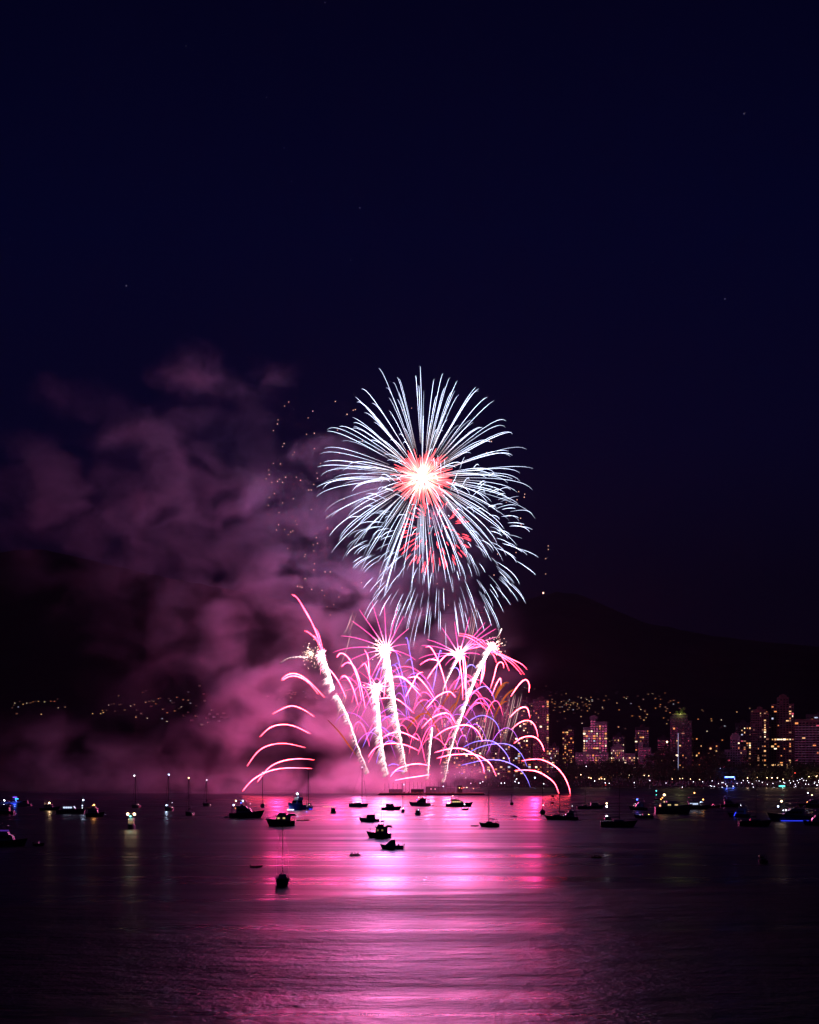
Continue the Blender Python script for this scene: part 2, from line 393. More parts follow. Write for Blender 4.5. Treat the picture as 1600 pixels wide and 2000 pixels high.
BLUE = [
    [(899, 1428), (915, 1410), (933, 1399), (949, 1398), (965, 1407), (974, 1421), (978, 1437)], [(904, 1460), (924, 1450), (947, 1446), (965, 1449), (980, 1461), (992, 1477), (997, 1492)],
    [(913, 1471), (938, 1459), (965, 1453), (989, 1453), (1007, 1461), (1021, 1477), (1030, 1498)], [(900, 1495), (924, 1489), (951, 1484), (978, 1485), (1001, 1493), (1019, 1506), (1030, 1522), (1036, 1538)],
    [(899, 1386), (913, 1365), (926, 1351), (942, 1341), (953, 1343), (962, 1356), (967, 1370)], [(888, 1347), (895, 1329), (898, 1315), (893, 1305), (886, 1305), (879, 1313)],
    [(911, 1306), (917, 1299), (924, 1299), (929, 1305)], [(844, 1352), (850, 1326), (857, 1281), (861, 1270), (862, 1277)]]
BLUE2 = [
    [(791, 1296), (798, 1288), (804, 1290), (807, 1306), (812, 1338), (816, 1378)], [(791, 1248), (795, 1246), (799, 1266), (805, 1297), (809, 1320)],
    [(708, 1461), (719, 1437), (732, 1422), (746, 1420), (759, 1430), (769, 1439)], [(745, 1408), (755, 1400), (766, 1402), (777, 1416), (781, 1419)],
    [(735, 1492), (741, 1469), (753, 1451), (764, 1447), (775, 1452), (782, 1462)], [(758, 1496), (768, 1492), (780, 1495)], [(764, 1509), (780, 1505), (791, 1507)],
    [(732, 1329), (741, 1307), (750, 1302)], [(768, 1268), (775, 1277), (784, 1311), (795, 1347), (802, 1388)],
    [(769, 1302), (775, 1295), (782, 1304), (791, 1343), (801, 1399)], [(764, 1301), (772, 1299), (780, 1318), (791, 1365), (795, 1406)]]
ORANGE = [
    [(857, 1396), (870, 1367), (884, 1351), (897, 1347)], [(953, 1394), (967, 1360), (978, 1340), (989, 1333), (995, 1334)], [(956, 1392), (968, 1362), (979, 1344), (987, 1338)],
    [(965, 1407), (976, 1378), (989, 1358), (1003, 1347), (1012, 1348)], [(963, 1405), (976, 1380), (985, 1371), (992, 1370)], [(794, 1428), (807, 1407), (823, 1395), (834, 1394), (839, 1397)],
    [(816, 1365), (834, 1389), (850, 1414), (864, 1455)], [(879, 1398), (893, 1371), (902, 1338)], [(870, 1407), (881, 1383), (893, 1371)],
    [(640, 1406), (663, 1430), (681, 1455), (696, 1475)], [(793, 1426), (807, 1410), (820, 1399)]]
GREY = [  # thin trails of falling sparks: start, end, how many, spread
    [(950, 1375), (925, 1461), 2, 3], [(959, 1397), (938, 1477), 6, 8], [(1011, 1358), (988, 1452), 6, 9], [(1016, 1367), (998, 1436), 2, 4], [(997, 1360), (984, 1405), 1, 0],
    [(932, 1190), (916, 1272), 4, 9], [(690, 1196), (672, 1240), 5, 8], [(682, 1236), (658, 1318), 2, 5], [(678, 1336), (654, 1420), 2, 3], [(935, 1240), (908, 1362), 2, 16]]

rr = random.Random(99)
def fan(name_label, cat, curves, col, rad, dy=0, spread=14, n=18, soft=False, part='spark_trail'):
    cx = sum(c[0][0] for c in curves) / len(curves); cyy = sum(c[0][1] for c in curves) / len(curves)
    root = empty('firework_fan', at(cx, cyy, FY + dy), name_label, cat)
    for cv in curves:
        y0 = FY + dy + rr.uniform(-spread, spread); y1 = y0 + rr.uniform(-spread, spread) * .6
        pp = spline(cv, n); pts = [at(x, y, y0 + (y1 - y0) * i / (n - 1)) for i, (x, y) in enumerate(pp)]
        k = rr.uniform(.82, 1.15); w = rr.uniform(.9, 1.1)
        if soft:
            rad_ = [rad * w * (.35 + .65 * math.sin(math.pi * (i + .5) / n)) for i in range(n)]
            cols = [mul(col, k * (.25 + .75 * math.sin(math.pi * (i + .5) / n) ** 1.3)) for i in range(n)]
        else:
            rad_ = [rad * w * (.55 + .45 * math.sin(math.pi * min(1, (i + 2) / n))) * (.45 if i in (0, n - 1) else 1) for i in range(n)]
            cols = [mul(col, k * rr.uniform(.6, 1.25) * (.35 + .8 * math.sin(math.pi * (i + 1) / (n + 1)))) for i in range(n)]
        add_trail(root, pts, rad_, cols, part)
    return root
PK1 = (36.0, 1.5, 3.5)
fan('fan of seven pink arcs above the sailing boats, farthest from the city', 'firework', PINK_LEFT, (34.0, 1.7, 3.0), .46, -12, 10)
fan('six pink hooked arcs beside the top of the twisted comet column', 'firework', PINK_MIDLEFT, mul(PK1, 1.1), .46, -8)
fan('pink arcs crossing the feet of the white columns', 'firework', PINK_LOWMID, mul(PK1, 1.25), .52, -6)
fan('tangle of pink arcs around the bright palm burst in the middle', 'firework', PINK_MIDRIGHT, mul(PK1, 1.2), .52, -4)
fan('fan of eight thick pink arcs falling to the water before the city towers', 'firework', PINK_RIGHT, (40.0, 2.0, 3.4), .52, 0, 8)
fan('two long thin pink streaks rising from the outermost comet head', 'firework', STREAM_LEFT, mul(PK1, .6), .36, -10, 6)
fan('spray of pink streaks curling down from the leaning comet', 'firework', STREAM_RIGHT, mul(PK1, .6), .32, -4, 10)
fan('eight blue violet arcs in front of the low apartment blocks', 'firework', BLUE, (1.3, .9, 5.0), .36, -2, 8)
fan('thin blue violet hooks among the white columns', 'firework', BLUE2, (1.1, .7, 4.2), .30, 4, 10)
fan('faint orange arcs fading among the pink ones', 'firework', ORANGE, (.62, .13, .03), .95, 6, 10, soft=True)
gcur = []
for a, b, n, sprd in GREY:
    for i in range(n):
        ox = rr.uniform(-sprd, sprd); oy = rr.uniform(-6, 6)
        gcur.append([(a[0] + ox, a[1] + oy), ((a[0] + b[0]) / 2 + ox * .9 + 1.5, (a[1] + b[1]) / 2 + oy), (b[0] + ox * .8, b[1] + oy + rr.uniform(-10, 10))])
fan('thin pale trails of falling sparks hanging before the city', 'firework', gcur, (.95, .55, .55), .17, 8, 14, n=8)

fine = []
for i in range(46):
    x = rr.uniform(800, 1000); y = rr.uniform(1340, 1420); dx = rr.uniform(-34, 6); L = rr.uniform(40, 105)
    fine.append([(x, y), (x + dx * .45 + 2, y + L * .5), (x + dx, y + L)])
fan('faint thin pink veils of falling sparks between the leaning comet and the arcs', 'firework', fine, (.55, .10, .22), .2, 8, 18, n=7, soft=True)
more = []
for i in range(52):
    x = rr.uniform(680, 970); y = rr.uniform(1300, 1440); w = rr.uniform(22, 60) * rr.choice([-1, 1]); h = rr.uniform(14, 46)
    more.append([(x, y + h * 1.3), (x + w * .35, y + h * .35), (x + w * .7, y), (x + w, y + h * .25), (x + w * 1.2, y + h * .9)])
fan('finer pink arcs crowding between the white columns', 'firework', more[:34], (9, .5, 1.8), .26, 2, 22, n=12)
fan('finest violet arcs woven among the pink ones', 'firework', more[34:], (2.2, .5, 3.4), .18, 6, 22, n=12)
def palm(px, py, ends, col, rad, label, dy=-8, nd_=70, dots=0, dot_c=(0, 0), dot_r=20, dot_col=(6, 4.2, 3.2)):
    c = at(px, py, FY + dy); root = empty('firework_palm', c, label, 'firework')
    for ex, ey in ends:
        y1 = FY + dy + rr.uniform(-28, 28); dx, dyy = ex - px, ey - py
        L = math.hypot(dx, dyy); lift = .13 * abs(dx) + 2
        pts = []
        n = 12
        for i in range(n):
            u = i / (n - 1); x = px + dx * (1 - (1 - u) ** 1.15); y = py + dyy * u - lift * 4 * u * (1 - u) * .5
            pts.append(at(x, y, FY + dy + (y1 - FY - dy) * u))
        add_trail(root, pts, [rad * (1.1 - .5 * i / (n - 1)) * (.5 if i == n - 1 else 1) for i in range(n)], [mul(lerp((9, 4.5, 5.5), col, min(1, i / 3.5)), 1.1 - .5 * i / (n - 1)) for i in range(n)])
    core = []
    for d in sphere_dirs(nd_, 61):
        e = rr.uniform(4, 15) * s0
        core.append(tube_data([d * (e * j / 3) for j in range(4)], [.75, .6, .4, .15], [(14, 10, 10), (11, 6, 7), (9, 3.4, 5), (7, 1.5, 3)]))
    V, Fc, C = merge(core); mesh_obj('burst_core', V, Fc, GLOW, root, cols=C)
    if dots:
        sp_ = []
        for i in range(dots):
            q = min(1.25, abs(rr.gauss(0, .55))); a = rr.uniform(0, 6.283)
            p = at(px + dot_c[0] + dot_r * q * math.cos(a), py + dot_c[1] + dot_r * q * math.sin(a), FY + dy + rr.uniform(-8, 8)) - c
            e = rr.uniform(.14, .32)
            d = Vector((rr.uniform(-1, 1), 0, rr.uniform(-1, 1))).normalized() * e
            sp_.append(tube_data([p - d * 1.4, p, p + d * 1.4], [e * .4, e, e * .4], [mul(dot_col, rr.uniform(.4, 1.3))] * 3))
        V, Fc, C = merge(sp_); o = mesh_obj('crackle', V, Fc, GLOW, root, cols=C); o['kind'] = 'stuff'
    return root
PKP = (3.6, .32, 1.5)
palm(755, 1269, [(665, 1242), (687, 1212), (702, 1190), (727, 1175), (751, 1177), (777, 1183), (788, 1204), (799, 1227), (795, 1259), (650, 1275), (668, 1302), (682, 1329), (696, 1400), (784, 1282), (730, 1400), (739, 1311), (812, 1290)],
     PKP, .36, 'pink palm burst with a white core crowning the tallest upright column', dots=110, dot_c=(-14, -5), dot_r=22)
palm(897, 1279, [(823, 1261), (834, 1249), (863, 1225), (888, 1214), (917, 1206), (948, 1215), (960, 1219), (969, 1228), (970, 1244), (938, 1279), (818, 1287), (821, 1299), (917, 1286), (938, 1261), (880, 1310), (870, 1300)],
     PKP, .42, 'brightest pink palm burst, between the upright columns and the leaning comet', nd_=110)
palm(737, 1343, [(658, 1358), (666, 1329), (705, 1289), (714, 1307), (798, 1308), (685, 1399), (696, 1430), (733, 1421), (758, 1421), (780, 1390), (820, 1349), (771, 1354), (784, 1336), (690, 1340), (700, 1310), (760, 1300)],
     mul(PKP, .75), .30, 'small pink palm burst crowning the lower upright column', dots=50, dot_c=(-6, -2), dot_r=16)
palm(960, 1264, [(977, 1252), (950, 1250), (972, 1270)], (5, 2.6, 2.6), .35, 'white crackling head of the comet that leans towards the city', nd_=60, dots=120, dot_c=(8, -2), dot_r=18)
palm(629, 1279, [(622, 1300), (636, 1300), (618, 1290), (640, 1292), (632, 1312), (626, 1318)], (4, .9, 1.8), .3, 'white head of the outermost comet column', nd_=55)
cr_ = []
cc0 = at(606, 1277, FY - 14); root = empty('crackling_burst', cc0, 'round cloud of tiny gold crackling sparks beside the outermost comet head', 'firework')
for i in range(190):
    q = abs(rr.gauss(0, .5)); a = rr.uniform(0, 6.283)
    p = at(606 + 22 * min(q, 1.2) * math.cos(a), 1277 + 24 * min(q, 1.2) * math.sin(a), FY - 14 + rr.uniform(-8, 8)) - cc0; e = rr.uniform(.13, .3)
    d = Vector((rr.uniform(-1, 1), 0, rr.uniform(-1, 1))).normalized() * e
    cr_.append(tube_data([p - d * 1.5, p, p + d * 1.5], [e * .4, e, e * .4], [mul((5, 3.6, 2.7), rr.uniform(.35, 1.3))] * 3))
V, Fc, C = merge(cr_); o = mesh_obj('crackle', V, Fc, GLOW, root, cols=C); o['kind'] = 'stuff'

def comet(path, w0, w1, label, dy, seed, wisps=420, gap=None, lean=-1, bright=1.0, tail=(1.0, .55, .62)):
    """rising comet: a white-hot core shedding short falling sparks; path runs from head to foot"""
    r_ = random.Random(seed); n = 64; pp = spline(path, n); Yd = FY + dy
    base = at(*pp[-1], Yd); root = empty('firework_comet', base, label, 'firework')
    pts = [at(x, y, Yd) for x, y in pp]
    def off(i): return gap and gap[0] < i / (n - 1) < gap[1]
    runs, cur = [], []
    for i in range(n):
        if off(i):
            if cur: runs.append(cur); cur = []
        else: cur.append(i)
    if cur: runs.append(cur)
    for run in runs:
        if len(run) < 3: continue
        P, Rd, Cc = [], [], []
        for i in run:
            u = i / (n - 1); w = (w0 + (w1 - w0) * u) * s0 * .33 * (1 + .28 * u * math.sin(u * 95 + seed)) * r_.uniform(.95, 1.05)
            if i in (run[0], run[-1]): w *= .3
            P.append(pts[i] - base + Vector((math.sin(u * 95 + seed) * .3 * u, 0, 0))); Rd.append(max(.15, w * (1 - .72 * u)))
            Cc.append(mul(lerp((13, 10, 10), (1.5, .75, .85), u ** .75), bright))
        V, Fc, C = tube_data(P, Rd, Cc, 6); mesh_obj('comet_core', V, Fc, GLOW, root, cols=C)
    W_ = []
    for k in range(wisps):
        u = r_.random() ** .85; i = min(n - 1, int(u * (n - 1)))
        if off(i) and r_.random() < .9: continue
        ww = (w0 + (w1 - w0) * u) * s0
        a = u * 60 + r_.gauss(0, .5)
        p = pts[i] - base + Vector((math.cos(a) * ww * .33, math.sin(a) * ww * .33, 0))
        L = ww * r_.uniform(.5, 1.3) + .8
        q = p + Vector((lean * L * r_.uniform(.3, .95), 0, -L * r_.uniform(.3, .8)))
        mid = (p + q) * .5 + Vector((0, 0, .15 * L)); c = mul(lerp((7, 4.6, 4.8), mul(tail, 1.6), u ** .8), r_.uniform(.35, 1.1) * bright)
        W_.append(tube_data([p, mid, q], [.2, .18, .06], [c, mul(c, .7), mul(c, .25)], 3))
    V, Fc, C = merge(W_); o = mesh_obj('falling_sparks', V, Fc, GLOW, root, cols=C); o['kind'] = 'stuff'
    return root
comet([(628, 1278), (640, 1310), (651, 1345), (662, 1366), (680, 1402), (700, 1460), (721, 1511)], 13, 7, 'twisted white comet column broken by smoke, outermost and leaning away from the city', -10, 3, 420, gap=(.36, .44))
comet([(734, 1336), (738, 1380), (743, 1430), (750, 1480), (758, 1514)], 13, 9, 'short upright white comet column, under the small palm burst', -6, 5, 420, bright=1.15)
comet([(754, 1270), (763, 1320), (773, 1390), (784, 1450), (795, 1508)], 15, 9, 'tallest upright white comet column, under the pink palm burst', -2, 8, 500, bright=1.15)
comet([(957, 1266), (930, 1322), (905, 1390), (884, 1455), (868, 1528)], 11, 5, 'long white comet column leaning towards the city', 2, 11, 520, bright=.95)
comet([(895, 1286), (882, 1310), (868, 1342), (856, 1390)], 8, 2, 'fading pale comet streak dropping from the brightest palm burst', 6, 14, 110, bright=.5)
comet([(845, 1421), (841, 1455), (838, 1490), (836, 1522)], 4, 6, 'slim short white comet beside the foot of the long leaning one', 8, 17, 120, bright=.7)
comet([(602, 1284), (580, 1283), (562, 1286), (550, 1294)], 3, 3, 'lone white comet tail drooping beside the gold crackling sparks', -16, 23, 90, bright=.3)
comet([(980, 1228), (976, 1238), (970, 1246)], 3, 1, 'stubby pale spark tail just above the leaning comet head', -2, 29, 40, bright=.35)

EMB = [(564, 785), (556, 793), (543, 820), (542, 828), (534, 841), (611, 803), (602, 816), (655, 784), (678, 809), (690, 801), (694, 800), (659, 840), (614, 846), (599, 848), (555, 866), (552, 872), (614, 876), (575, 883), (572, 888), (534, 905), (548, 906), (525, 918), (526, 927), (520, 935), (531, 942), (542, 940), (546, 936), (552, 942), (558, 932), (579, 932), (587, 938), (603, 957), (608, 957), (613, 946), (536, 964), (526, 972), (524, 987), (552, 982), (573, 974), (545, 1001), (577, 1017), (580, 1024), (544, 1025), (540, 1035), (556, 1034), (572, 1037), (568, 1039), (563, 1044), (562, 1071), (618, 1050), (620, 1061), (612, 1064), (613, 1076), (596, 1083), (595, 1087), (614, 1101), (596, 1130), (608, 995), (581, 1145), (586, 1146), (590, 1147), (609, 1151), (629, 1153), (634, 1163), (639, 1185), (652, 1181), (645, 1201), (662, 1166), (668, 1148), (639, 1008), (640, 1031), (672, 974), (663, 885), (626, 905), (619, 924), (620, 934), (708, 861), (691, 1068), (613, 1113), (635, 1117), (645, 1117), (1013, 960), (1025, 965), (1024, 971), (1010, 976), (989, 981), (1017, 1012), (1018, 1025), (1008, 1079), (956, 861), (960, 862), (950, 884), (972, 1082), (965, 1123), (912, 1083), (854, 1140), (868, 1151), (876, 1182), (740, 879), (752, 885), (885, 827), (895, 808), (804, 797), (787, 801), (706, 1138), (738, 1145), (743, 1116)]
def ember(px, py, label, group, r=.36, col=(3.0, 1.45, 1.1), k=1.0, Y=None):
    p = at(px, py, Y or FY + rr.uniform(-35, 35))
    V, Fc, C = tube_data([Vector((0, 0, -r)), Vector((r * .1, 0, -r * .3)), Vector((0, 0, r * .5)), Vector((-r * .15, 0, r * 1.2))], [r * .4, r, r * .75, r * .1], [mul(col, k), mul(col, k), mul(col, k * .7), mul(col, k * .3)], 5)
    o = mesh_obj('ember', V, Fc, GLOW, None, cols=C, loc=p); return tag(o, label, 'ember', group)
for x, y in EMB:
    lab = 'tiny orange ember drifting through the violet smoke' if x < 700 and y < 1260 else 'tiny orange ember among the white starburst rays'
    ember(x, y, lab, 'embers in the smoke' if x < 700 else 'embers among the rays', k=rr.uniform(.45, 1.1))
for x, y, q in [(1071, 1066, .7), (1071, 1073, .6), (1066, 1091, .5), (1066, 1121, .5)]:
    ember(x, y, 'faint orange ember in the string above the lone bright ember', 'string of embers over the mountain', k=q)
ember(1061, 1158, 'brightest lone ember low over the mountain peak', None, r=.75, k=1.4)

# ------------------------------------------------------------------ stars
for px, py, k in [(247, 558, 2.6), (703, 406, 1.6), (1416, 584, 1.8), (1453, 222, 1.6), (521, 190, .9), (635, 5, .9), (555, 289, .7), (570, 354, .6), (685, 508, .6), (130, 216, .5), (1120, 770, .4), (363, 90, .4), (958, 300, .4), (20, 466, .5), (1275, 512, .4)]:
    p = at(px, py, 40000); d = 9.0
    V = [Vector(v) * d for v in ((1, 0, 0), (-1, 0, 0), (0, 1, 0), (0, -1, 0), (0, 0, 1), (0, 0, -1))]
    Fc = [(0, 2, 4), (2, 1, 4), (1, 3, 4), (3, 0, 4), (2, 0, 5), (1, 2, 5), (3, 1, 5), (0, 3, 5)]
    o = mesh_obj('star', V, Fc, GLOW, cols=[mul((1.0, .95, .95), k * .9)] * 6, loc=p)
    if k == 2.6: tag(o, 'brightest star, alone in the navy sky over the smoke', 'star')
    else: tag(o, 'tiny faint star in the empty navy sky', 'star', 'faint stars in the sky')

# ------------------------------------------------------------------ land: shore, slopes, mountains in one sheet
def smooth(a, b, x):
    t = max(0.0, min(1.0, (x - a) / (b - a))); return t * t * (3 - 2 * t)
from mathutils import noise as mn
RIDGE = [(-700, 1150), (-300, 1110), (-100, 1092), (0, 1085), (80, 1080), (150, 1095), (300, 1130), (450, 1160), (600, 1190), (800, 1212), (950, 1205), (1030, 1181), (1090, 1166), (1130, 1168), (1190, 1195), (1260, 1224), (1400, 1250), (1600, 1272), (1900, 1290), (2400, 1300)]
def ridge_row(px):
    for (a, b), (c, d) in zip(RIDGE, RIDGE[1:]):
        if px <= c: return b + (d - b) * max(0, (px - a)) / (c - a) + 3.5 * mn.noise(Vector((px * .05, 1, 0))) + 2 * mn.noise(Vector((px * .17, 4, 0)))
    return RIDGE[-1][1]
def shore_y(X): return 1505 + 230 * smooth(0, 60, X) + 9 * mn.noise(Vector((X * .01, 3, 0)))
def ground(X, Y):
    y0 = shore_y(X)
    d = Y - y0
    z = -1.5 + 1.5 * smooth(-30, 0, d) + 5.5 * smooth(0, 70, d) + 4 * smooth(70, 600, d)
    z += max(0, Y - 3300) * .088 * smooth(3300, 4200, Y) + 14 * smooth(3000, 5000, Y) * mn.noise(Vector((X * .0012, Y * .0012, 0)))
    px = 800 + X / Y * F
    top = CAM_H + (HZ - ridge_row(px)) / F * 10500
    m = smooth(6800, 10500, Y)
    zz = z if Y < 6800 else z * (1 - m) + top * m
    if Y > 6800: zz += 55 * m * (1 - m) * 4 * mn.noise(Vector((X * .0007, Y * .0004, 5)))
    if Y > 10500: zz = top - (Y - 10500) * .12
    return zz
def build_land():
    ys = [1440, 1470, 1490, 1500, 1510, 1525, 1545, 1570, 1600, 1640, 1690, 1715, 1730, 1742, 1755, 1770, 1790, 1815, 1850, 1900, 1980, 2100, 2300, 2600, 3000, 3300, 3600] + list(range(3900, 10500, 300)) + [10500, 10800, 11500, 13000]
    us = [-.62 + 1.24 * i / 220 for i in range(221)]
    V = [(u * y, y, ground(u * y, y)) for y in ys for u in us]; n = len(us)
    Fc = [(j * n + i, j * n + i + 1, (j + 1) * n + i + 1, (j + 1) * n + i) for j in range(len(ys) - 1) for i in range(n - 1)]
    m = mat('forest_slope', (.05, .045, .04), .95, noise=(.004, .35), spec=.1)
    o = mesh_obj('hills', V, Fc, m, smooth=True); tag(o, kind='structure')
build_land()
def hit_ground(px, py, y0=3400, y1=10400):
    Y = y0
    while Y < y1:
        p = at(px, py, Y)
        if p.z <= ground(p.x, Y): return p
        Y += 25
    return None

# ------------------------------------------------------------------ houses on the slopes, each with a lit window
def lit(name, c, s):
    return mat(name, (.3, .3, .3), .5, emit=c, es=s)
LIT = [lit('window_warm', (1, .55, .22), 1.4), lit('window_orange', (1, .33, .09), 1.2), lit('window_white', (1, .78, .5), 2.4), lit('window_dim', (1, .42, .22), .35), lit('window_cool', (.7, .75, 1), 1.0), lit('window_red_reflection', (1, .12, .2), .8)]  # the red one glows in place of fireworks reflected in the panes
DARKWALL = mat('house_wall', (.16, .14, .13), .9)
def box_data(x0, x1, y0, y1, z0, z1):
    V = [(x0, y0, z0), (x1, y0, z0), (x1, y1, z0), (x0, y1, z0), (x0, y0, z1), (x1, y0, z1), (x1, y1, z1), (x0, y1, z1)]
    Fc = [(3, 2, 1, 0), (4, 5, 6, 7), (0, 1, 5, 4), (1, 2, 6, 5), (2, 3, 7, 6), (3, 0, 4, 7)]
    return [Vector(v) for v in V], Fc
def joinb(bs):
    V, Fc = [], []
    for v, f in bs:
        o = len(V); V += v; Fc += [tuple(i + o for i in q) for q in f]
    return V, Fc
def gable(w, d, h, rh):
    V = [(-w, -d, 0), (w, -d, 0), (w, d, 0), (-w, d, 0), (-w, -d, h), (w, -d, h), (w, d, h), (-w, d, h), (-w * 1.05, 0, h + rh), (w * 1.05, 0, h + rh)]
    Fc = [(0, 1, 5, 4), (1, 2, 6, 9, 5), (2, 3, 7, 6), (3, 0, 4, 8, 7), (4, 5, 9, 8), (6, 7, 8, 9)]
    return [Vector(v) for v in V], Fc
HM = []
for k in range(10):
    r_ = random.Random(k + 40); V, Fc = gable(r_.uniform(4, 7), 4, r_.uniform(4, 6), 2.2); mi = [0] * len(Fc)
    for q in range(r_.choice([1, 1, 1, 2])):
        w = r_.uniform(.6, 1.7); x = r_.uniform(-2.5, 2.5); z = r_.uniform(1.5, 3); v, f = box_data(x - w, x + w, -4.25, -4.02, z - .9, z + .9)
        Fc += [tuple(i + len(V) for i in t) for t in f]; V += v; mi += [1] * len(f)
    me = bpy.data.meshes.new('hillside_house'); me.from_pydata([tuple(v) for v in V], [], Fc); me.materials.append(DARKWALL)
    me.materials.append(LIT[[0, 1, 2, 0, 3, 3, 1, 3, 4, 3][k]]); me.polygons.foreach_set('material_index', mi); HM.append(me)
rh = random.Random(5)
def house(px, py, label, group):
    p = hit_ground(px, py)
    if p is None: return
    o = bpy.data.objects.new('hillside_house', rh.choice(HM)); link(o); o.location = (p.x, p.y, ground(p.x, p.y) - .6)
    o.rotation_euler = (0, 0, rh.uniform(-.35, .35)); tag(o, label, 'house', group)
LH = [(25, 1384), (28, 1379), (37, 1382), (33, 1395), (46, 1377), (54, 1374), (60, 1374), (66, 1372), (70, 1371), (76, 1371), (88, 1372), (101, 1371), (108, 1371), (113, 1367), (116, 1383), (128, 1382), (81, 1397), (30, 1374), (40, 1371),
      (182, 1395), (198, 1395), (202, 1393), (202, 1389), (210, 1389), (214, 1378), (219, 1377), (223, 1376), (233, 1378), (238, 1377), (226, 1390), (244, 1388), (246, 1387), (257, 1380), (262, 1378), (268, 1388), (232, 1360), (280, 1354), (285, 1352), (277, 1395), (289, 1404),
      (267, 1402), (285, 1373), (292, 1371), (297, 1370), (296, 1381), (310, 1366), (314, 1365), (318, 1387), (328, 1394), (317, 1405), (328, 1410), (334, 1370), (338, 1374), (346, 1363), (350, 1385), (355, 1382), (358, 1368), (368, 1353), (368, 1369), (368, 1393), (375, 1409), (384, 1400), (390, 1341), (398, 1357), (395, 1417), (330, 1366), (306, 1376), (343, 1390), (300, 1371),
      (405, 1404), (410, 1396), (418, 1402), (425, 1396), (433, 1402), (440, 1403), (415, 1388), (428, 1410), (437, 1395), (408, 1413), (445, 1402), (372, 1375), (385, 1380), (360, 1400), (400, 1370)]
for x, y in LH: house(x, y, 'house with a lit window on the dark slope behind the smoke', 'houses on the slope behind the smoke')
for _ in range(26):
    house(rh.uniform(520, 660), rh.gauss(1358, 5), 'house with a lit window glimpsed through the pink smoke', 'houses glimpsed through the pink smoke')
cnt = 0
while cnt < 285:
    x = 950 + 560 * rh.random() ** 1.35; c0 = 1345 + (x - 1040) * .045
    y = c0 + abs(rh.gauss(0, 38)) + rh.uniform(-5, 5)
    if rh.random() < .3: x = rh.gauss(1095, 30); y = rh.gauss(1377, 4) + 2.5 * math.sin(x * .1)
    if y > 1450 or (x > 1330 and y < 1385): continue
    house(x, y, 'house with a lit window on the dark slope above the towers', 'houses on the slope above the towers'); cnt += 1

# ------------------------------------------------------------------ apartment towers
def glass(name, c, r): return mat(name, c, r, spec=.9)
GL = [glass('window_glass', (.02, .022, .03), .16), glass('window_glass_tint', (.03, .03, .04), .28)]
FRM = mat('window_frame', (.12, .12, .13), .6)
WALLS = {'pale': mat('wall_pale', (.24, .21, .21), .85, noise=(.25, .12)), 'beige': mat('wall_beige', (.2, .17, .15), .85, noise=(.25, .15)),
         'dark': mat('wall_dark', (.05, .045, .05), .8, noise=(.25, .2)), 'brown': mat('wall_brown', (.15, .09, .08), .85, noise=(.25, .2)), 'grey': mat('wall_grey', (.12, .11, .12), .85, noise=(.3, .2))}
WM = {}
BALC = mat('balcony_white', (.45, .42, .42), .8)
def window_mesh(kind, w, h):
    key = (kind, round(w, 1), round(h, 1))
    if key in WM: return WM[key]
    fr = .12
    bs = [box_data(-w / 2, w / 2, -.06, 0, -h / 2, -h / 2 + fr), box_data(-w / 2, w / 2, -.06, 0, h / 2 - fr, h / 2),
          box_data(-w / 2, -w / 2 + fr, -.06, 0, -h / 2 + fr, h / 2 - fr), box_data(w / 2 - fr, w / 2, -.06, 0, -h / 2 + fr, h / 2 - fr), box_data(-.05, .05, -.055, 0, -h / 2 + fr, h / 2 - fr)]
    V, Fc = joinb(bs); mi = [0] * len(Fc); v, f = box_data(-w / 2 + fr, w / 2 - fr, -.03, -.005, -h / 2 + fr, h / 2 - fr)
    Fc += [tuple(i + len(V) for i in t) for t in f]; V += v; mi += [1] * len(f)
    me = bpy.data.meshes.new('window'); me.from_pydata([tuple(v) for v in V], [], Fc)
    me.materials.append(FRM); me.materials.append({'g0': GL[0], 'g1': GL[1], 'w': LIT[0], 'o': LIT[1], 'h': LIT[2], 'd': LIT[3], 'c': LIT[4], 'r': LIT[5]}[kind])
    me.polygons.foreach_set('material_index', mi); WM[key] = me; return me
